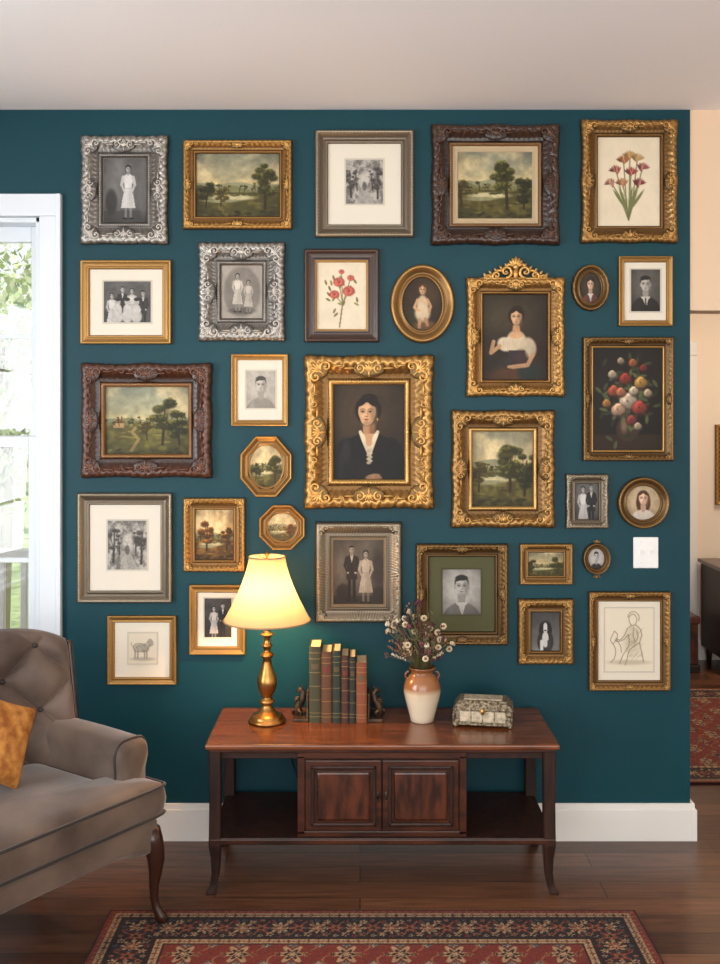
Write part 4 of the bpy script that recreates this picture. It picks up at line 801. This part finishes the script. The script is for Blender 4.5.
# ------------------------------------------------------------ jewellery box
M_jb=mat('silver_filigree',(70,60,46),.4,metal=.6,noise=1,nscale=110,col2=(176,162,134),bump=.6,bscale=150)
M_jp=mat('enamel_panel',(150,140,116),.3,noise=1,nscale=70,col2=(206,190,164))
b=MB(); jx,jy=.437,-.215; ja=-.16
def JT(V): 
    c,s=math.cos(ja),math.sin(ja); x=V[:,0]*c-V[:,1]*s; y=V[:,0]*s+V[:,1]*c; return np.stack([x+jx,y+jy,V[:,2]+TZ],1)
b.box(-.098,.098,-.058,.058,.012,.062,M_jb,.003,T=JT); b.box(-.104,.104,-.064,.064,.008,.016,M_jb,.003,T=JT); b.box(-.103,.103,-.063,.063,.060,.068,M_jb,.003,T=JT)
b.box(-.080,.080,-.0605,-.055,.02,.056,M_jp,.002,T=JT); b.box(-.0995,-.095,-.045,.045,.02,.056,M_jp,.002,T=JT)
for k in range(5): b.box(-.083+k*.0405,-.079+k*.0405,-.0625,-.056,.016,.06,M_jb,.001,T=JT)
G=[]
for z,sx,sy in((.068,.100,.060),(.074,.096,.056),(.086,.086,.046),(.090,.080,.042),(.091,.0,.0)):
    G.append(JT(np.array([(-sx,-sy,z),(0,-sy,z),(sx,-sy,z),(sx,0,z),(sx,sy,z),(0,sy,z),(-sx,sy,z),(-sx,0,z)])))
b.grid(np.array(G),M_jb,cv=True,smooth=False); b.box(-.068,.068,-.032,.032,.088,.093,M_jp,.003,T=JT)
for sx in(-1,1):
    for sy in(-1,1): b.ell(JT(np.array([[sx*.094,sy*.054,.0075]]))[0],(.011,.011,.0075),M_jb); b.ell(JT(np.array([[sx*.101,sy*.061,.036]]))[0],(.004,.004,.024),M_jb)
b.ell(JT(np.array([[0,-.066,.058]]))[0],(.008,.004,.011),M_brass)
b.build('jewelry_box')
# ------------------------------------------------------------ rugs
def rugcol(x,y,x0,x1,y0,y1,seed,red):
    X,Y=np.meshgrid(x,y); dx=np.minimum(X-x0,x1-X); dy=np.minimum(Y-y0,y1-Y); Dm=np.minimum(dx,dy); side=dx<dy
    s=np.where(side,Y-(y0+y1)/2,X-(x0+x1)/2); C=np.ones(X.shape+(3,))
    navy=np.array((32,24,26)); rd=np.array((106,42,32)); cr=np.array((158,130,98)); tan=np.array((132,84,56)); blu=np.array((68,72,74)); dk=np.array((36,21,18))
    def st(m,c): C[m]=c
    st(np.ones_like(Dm,bool),rd)
    u=(X-(x0+x1)/2); v=(Y-(y0+y1)/2)
    for (px_,py_,ox,oy,rr,c1,c2,np_) in((.16,.2,0,0,.05,cr,navy,6),(.16,.2,.08,.1,.042,navy,cr,8),(.08,.1,.04,0,.018,blu,cr,4),(.08,.1,0,.05,.016,tan,navy,5)):
        a=(u+ox)%px_-px_/2; b_=(v+oy)%py_-py_/2; r=np.hypot(a,b_); t=np.arctan2(b_,a); R_=rr*(.7+.3*np.cos(np_*t))
        st(r<R_,c1); st(r<R_*.62,c2); st(r<R_*.3,c1)
    vine=np.abs(((u*1.0+.03*np.sin(v*40))%.08)-.04)<.0035; st(vine&(np.hypot((u)%.16-.08,(v)%.2-.1)>.055),tan)
    def band(a,c,col): m=(Dm>=a)&(Dm<c); st(m,col); return m
    def mot(a,c,per,rr,c1,c2,c3,npt,ph=0):
        mid=(a+c)/2; q=(s+ph+per*50)%per-per/2; k=Dm-mid; r=np.hypot(q,k); t=np.arctan2(k,q); R_=rr*(.72+.28*np.cos(npt*t)); m=(Dm>=a)&(Dm<c)
        st(m&(r<R_),c1); st(m&(r<R_*.66),c2); st(m&(r<R_*.33),c3)
    band(0,.010,dk); band(.010,.030,rd); mot(.010,.030,.024,.005,tan,tan,dk,4)
    band(.030,.054,cr*.92); mot(.030,.054,.030,.011,rd,navy,cr,4); mot(.030,.054,.030,.005,navy,navy,navy,4,.015)
    band(.054,.060,dk)
    m=band(.060,.182,navy)
    mid=.121; P_=.115
    vn=np.abs((Dm-mid)-.03*np.sin(s*2*pi/P_))<.0026; st(m&vn,tan)
    vn=np.abs((Dm-mid)+.040*np.sin(s*2*pi/P_))<.0022; st(m&vn,cr*.8)
    vn=np.abs((Dm-mid)-.048*np.sin(s*4*pi/P_+.6))<.002; st(m&vn,blu)
    mot(.060,.182,P_,.034,cr,rd,cr,8); mot(.060,.182,P_,.032,rd,tan,navy,6,P_/2)
    for o1,o2,c1,rr in((.028,.038,cr,.013),(-.028,.038,tan,.013),(.028,-.038,rd,.013),(-.028,-.038,cr,.013),(.0,.047,rd,.010),(.0,-.047,blu,.010),(.0575,.045,cr,.009),(.0575,-.045,tan,.009),(.03,0,blu,.009),(-.03,0,cr,.009),(.043,.02,rd,.007),(-.043,-.02,rd,.007)):
        q=(s+o1+P_*60)%P_-P_/2; k=Dm-mid-o2; r=np.hypot(q,k); t=np.arctan2(k,q); R_=rr*(.65+.35*np.cos(5*t)); st(m&(r<R_),c1); st(m&(r<R_*.45),navy)
    band(.182,.188,dk); band(.188,.212,cr); mot(.188,.212,.030,.010,rd,navy,tan,4); mot(.188,.212,.030,.005,blu,blu,blu,4,.015); band(.212,.220,dk)
    n=np.random.default_rng(seed).random(X.shape); C=C*(.82+.32*n[...,None])
    return X,Y,np.clip(C,0,255)
def rug(name,x0,x1,y0,y1,red=False,st=.0034):
    b=MB(); X,Y,C=rugcol(np.arange(x0,x1,st),np.arange(y0,y1,st),x0,x1,y0,y1,3,red)
    G=np.stack([X,Y,np.full_like(X,.009)],-1); G[0,:,2]=G[-1,:,2]=G[:,0,2]=G[:,-1,2]=.001
    b.grid(G,M_rug,C,smooth=False); return b.build(name,recalc=False)
rug('persian_rug',-.805,.885,-2.5,-.552)
rug('persian_rug',1.28,2.7,.56,2.08,True,.006)
# ------------------------------------------------------------ far furniture
b=MB(); b.box(2.21,3.2,2.36,2.76,.10,.64,M_woodd,.006); b.box(2.19,3.22,2.34,2.77,.64,.665,M_wood,.006)
for k in range(3):
    b.box(2.24+k*.32,2.53+k*.32,2.35,2.365,.15,.42,M_wood,.005); b.box(2.24+k*.32,2.53+k*.32,2.35,2.365,.45,.61,M_wood,.005); b.ell((2.385+k*.32,2.345,.53),(.012,.01,.012),M_brass)
for x in(2.23,3.14):
    for y in(2.38,2.72): b.tube([(x+.02,y,.11),(x+.02,y,.0)],[.025,.014],M_woodd)
b.build('sideboard')
b=MB(); b.box(1.75,2.09,2.45,2.72,.05,.30,M_burl,.006); b.box(1.74,2.10,2.44,2.73,.30,.35,M_burl,.01); b.box(1.74,2.10,2.44,2.73,.0,.05,M_woodd,.006); b.ell((1.92,2.445,.28),(.02,.006,.02),M_brass)
b.build('wooden_chest')
# ------------------------------------------------------------ armchair
O=np.array([-.605,-.625]); Fw=np.array([.82,-.572]); Sd=np.array([-.572,-.82]); CW=.80
def CT(V):
    V=np.asarray(V,float); sh=V.shape; V=V.reshape(-1,3); P=O+V[:,0:1]*Fw+V[:,1:2]*Sd; return np.concatenate([P,V[:,2:3]],1).reshape(sh)
def chaikin(P,n=3):
    P=np.array(P,float)
    for _ in range(n):
        Q=np.roll(P,-1,0); P=np.stack([P*.75+Q*.25,P*.25+Q*.75],1).reshape(-1,2)
    return P
def pad(b,outline,z0,z1,mt,crown=.02,r=.02,ch=3,T=CT,col=(255,255,255),lower=None):
    P=chaikin(outline,ch); c=P.mean(0); rad=np.abs(P-c).mean()*1.3
    rows=[]
    prof=[(0,z0,0),(1-r/rad,z0,0),(1-.3*r/rad,z0+.3*r,0),(1,z0+r,0),(1+.004/rad,(z0+z1)/2,0),(1,z1-r,0),(1-.3*r/rad,z1-.3*r,0),(1-r/rad,z1,0)]+[(s,z1,1-s*s) for s in(.85,.7,.55,.4,.2,0)]
    for s,z,k in prof: rows.append(np.concatenate([c+(P-c)*s,np.full((len(P),1),z+crown*k)],1))
    b.grid(T(np.array(rows)),mt,col,cv=True); return P
chair=empty('armchair')
BK=-.565
b=MB()
so=[(0,.0),(0,CW),(-.14,CW),(-.15,CW-.11),(BK+.05,CW-.11),(BK+.05,.11),(-.15,.11),(-.14,.0)]
def dens(P,n=4):
    P=np.array(P,float); out=[]
    for i in range(len(P)):
        A=P[i];B=P[(i+1)%len(P)]
        for k in range(n): out.append(A+(B-A)*k/n)
    return out
P=pad(b,dens(so),.335,.450,M_velvet,crown=.022,r=.028,ch=2)
for z in(.349,.436):
    Q=np.concatenate([P,np.full((len(P),1),z)],1); b.tube(CT(Q),.0055,M_velvetd,closed=True,seg=6)
b.build('seat_cushion',chair)
b=MB()
ro=[(-.015,.02),(-.015,CW-.02),(BK-.02,CW-.02),(BK-.02,.02)]
Pp=chaikin(dens(ro,14),2); N=len(Pp); c=Pp.mean(0); rows=[]
bb_=np.clip((Pp[:,1]-.02)/(CW-.04),0,1)
low=.255-.03*np.exp(-((bb_-.0)/.12)**2)-.03*np.exp(-((bb_-1)/.12)**2)
for s,z in((.0,None),(.93,None),(.99,0),(1.0,1),(1.0,2),(.985,3),(.9,4),(0,4)):
    zz=low if z is None else {0:low+.008,1:low+.02,2:np.full(N,.325),3:np.full(N,.338),4:np.full(N,.345)}[z]
    rows.append(np.concatenate([c+(Pp-c)*s,zz[:,None]],1))
b.grid(CT(np.array(rows)),M_velvet,cv=True)
b.build('seat_rail',chair)
b=MB()
for side in(0,1):
    rows=[]; aS=np.concatenate([np.linspace(BK+.02,-.15,14),np.array([-.12,-.10,-.088,-.083])])
    for i,a in enumerate(aS):
        k=[1,.97,.86,.0][max(0,i-14)] if i>=14 else 1.0
        topz=.578-.02*((a-BK)/.5-.4)**2*4*.3; t=np.linspace(0,2*pi,32,endpoint=False)
        ct,stt=np.cos(t),np.sin(t)
        bx_=.055*np.sign(ct)*np.abs(ct)**.5; bz=np.sign(stt)*np.abs(stt)**.5
        zc=(topz+.26)/2; hz_=(topz-.26)/2; zz=zc+bz*hz_
        flare=.014*np.clip((zz-.5)/.09,0,1)
        bx2=bx_*(1+.3*np.clip((zz-.49)/.05,0,1))-flare
        q=.058+bx2*k; z3=zc+(zz-zc)*(k if k>0 else 0)
        if side: q=CW-q
        rows.append(np.stack([np.full(32,a),q,z3],1))
    b.grid(CT(np.array(rows)),M_velvet,cv=True)
    r_=rows[14].copy(); r_[:,0]+=.006; b.tube(CT(r_),.005,M_velvetd,closed=True,seg=6)
b.build('arms',chair)
b=MB(); nu,nv=170,130
def acf(uu,zz): return BK+.01+.14*np.abs(uu)**2.4-(zz-.35)*.14
u=np.linspace(-1,1,nu)[:,None]; v=np.linspace(0,1,nv)[None,:]
bb2=CW/2+(CW/2-.005)*u+0*v; topz=.885-.05*np.abs(u)**6; z=.30+(topz-.30)*v
ac=acf(u,z)
fall=np.sqrt(np.clip(1-np.abs(u)**10,0,1))*np.sqrt(np.clip(1-np.abs(2*v-1)**10,0,1))
p=bb2/.105; q=(z-.30)/.105
tf=(np.abs(np.sin(pi*(p/2+q/2)))*np.abs(np.sin(pi*(p/2-q/2))))**.42
inner=np.clip((1-np.abs(u))*9,0,1)*np.clip((1-v)*9,0,1)
front=.055*fall+.052*(tf-1)*inner+.026*inner
Gf=np.stack([ac+front,bb2+0*v,z],-1); Gb=np.stack([ac-.045*fall,bb2+0*v,z],-1)
b.grid(CT(Gf),M_velvet); b.grid(CT(Gb),M_velvet)
for i in range(-1,10):
    for j in range(0,9):
        if (i+j)%2: continue
        B_=i*.105; Z_=.30+j*.105; uu=(B_-CW/2)/(CW/2)
        if abs(uu)<.93 and .42<Z_<.86:
            a_=float(acf(np.float64(uu),Z_))+.036; b.ell(CT(np.array([[a_,B_,Z_]]))[0],(.010,.010,.010),M_velvetd)
b.build('tufted_back',chair)
b=MB()
for s in(-1,1):
    vv=np.linspace(.42,.985,22); tz=.885-.05; zz=.30+(tz-.30)*vv; aa_=acf(np.float64(1.0),zz)
    b.tube(CT(np.stack([aa_+.006,np.full(22,CW/2+s*(CW/2+.003)),zz],1)),.010,M_legw,seg=8)
def cab(a,bb_,da,db,rear=False,zf=0):
    zs=np.array([.30,.265,.235,.20,.16,.12,.08,.045,.02,.006,0]); r=[.030,.032,.031,.027,.021,.016,.0135,.0135,.018,.018,.014]; of=[0,.006,.012,.016,.014,.010,.010,.016,.028,.034,.034]
    if rear: of=[0,0,-.004,-.01,-.018,-.028,-.038,-.048,-.056,-.06,-.06]; r=[.024,.024,.023,.022,.02,.018,.017,.016,.016,.016,.012]
    b.tube(CT(np.array([(a+da*o_,bb_+db*o_,z) for o_,z in zip(of,zf+zs*(1-zf/.3))])),r,M_legw,seg=14)
cab(-.04,.035,1,-.6,zf=.0095); cab(-.04,CW-.035,1,.6); cab(BK+.05,.06,1,0,True); cab(BK+.05,CW-.06,1,0,True)
b.build('wooden_legs',chair)
M_or=mat('mustard_fabric',(150,86,30),.8,noise=1,nscale=28,col2=(208,146,70),bump=.2,bscale=200)
b=MB(); n=30; uu,vv=np.meshgrid(np.linspace(-1,1,n),np.linspace(-1,1,n)); sc=.125
fx=uu*(1-.08*(1-vv**2))*sc; fz=vv*(1-.08*(1-uu**2))*sc; th_=.05*np.sqrt(np.clip((1-uu**4)*(1-vv**4),0,1))
for s in(1,-1):
    V=np.stack([s*th_,fx,fz],-1); c,s_=math.cos(.3),math.sin(.3); cb,sb=math.cos(.5),math.sin(.5)
    y2=V[...,1]*cb-V[...,2]*sb; z2=V[...,1]*sb+V[...,2]*cb; a2=V[...,0]*c-z2*s_; z3=V[...,0]*s_+z2*c
    b.grid(CT(np.stack([a2-.33,y2+.40,z3+.625],-1)),M_or)
b.build('throw_pillow')
# ------------------------------------------------------------ lights / world / camera
w=bpy.data.worlds.new('sky'); bpy.context.scene.world=w; w.use_nodes=True; bg=w.node_tree.nodes['Background']; bg.inputs[0].default_value=(.94,.97,1,1); bg.inputs[1].default_value=1.1
def area(name,loc,target,sx,sy,e,col):
    l=bpy.data.lights.new(name,'AREA'); l.shape='RECTANGLE'; l.size=sx; l.size_y=sy; l.energy=e; l.color=col
    o=bpy.data.objects.new(name,l); o.location=loc; o.rotation_euler=(Vector(target)-Vector(loc)).to_track_quat('-Z','Y').to_euler(); bpy.context.collection.objects.link(o); return o
area('rear_fill_light',(.2,-4.85,1.6),(.0,0,2.3),3.6,2.2,78,(1,.96,.91))  # added fill panel behind the camera, where the room is open
area('side_fill_light',(-2.55,-2.4,1.5),(.5,-1.6,1.3),1.7,1.7,92,(.93,.96,1))  # added lamp outside the added side window, brightens the room from the left
area('hall_light',(2.6,1.5,2.7),(2.6,1.5,0),.8,.8,34,(1,.84,.68))
sl=bpy.data.lights.new('sun','SUN'); sl.energy=4.5; sl.angle=.02; sl.color=(1,.96,.9); so_=bpy.data.objects.new('sun',sl); so_.rotation_euler=Vector((.15,.6,-.95)).to_track_quat('-Z','Y').to_euler(); bpy.context.collection.objects.link(so_)
cam=bpy.data.cameras.new('camera'); co=bpy.data.objects.new('camera',cam); bpy.context.collection.objects.link(co)
co.location=(0,-D,H); co.rotation_euler=(pi/2,0,0); cam.sensor_fit='HORIZONTAL'; cam.sensor_width=36; cam.lens=36*F/720; cam.shift_y=-68/720
bpy.context.scene.camera=co
bpy.context.scene.view_settings.view_transform='Standard'
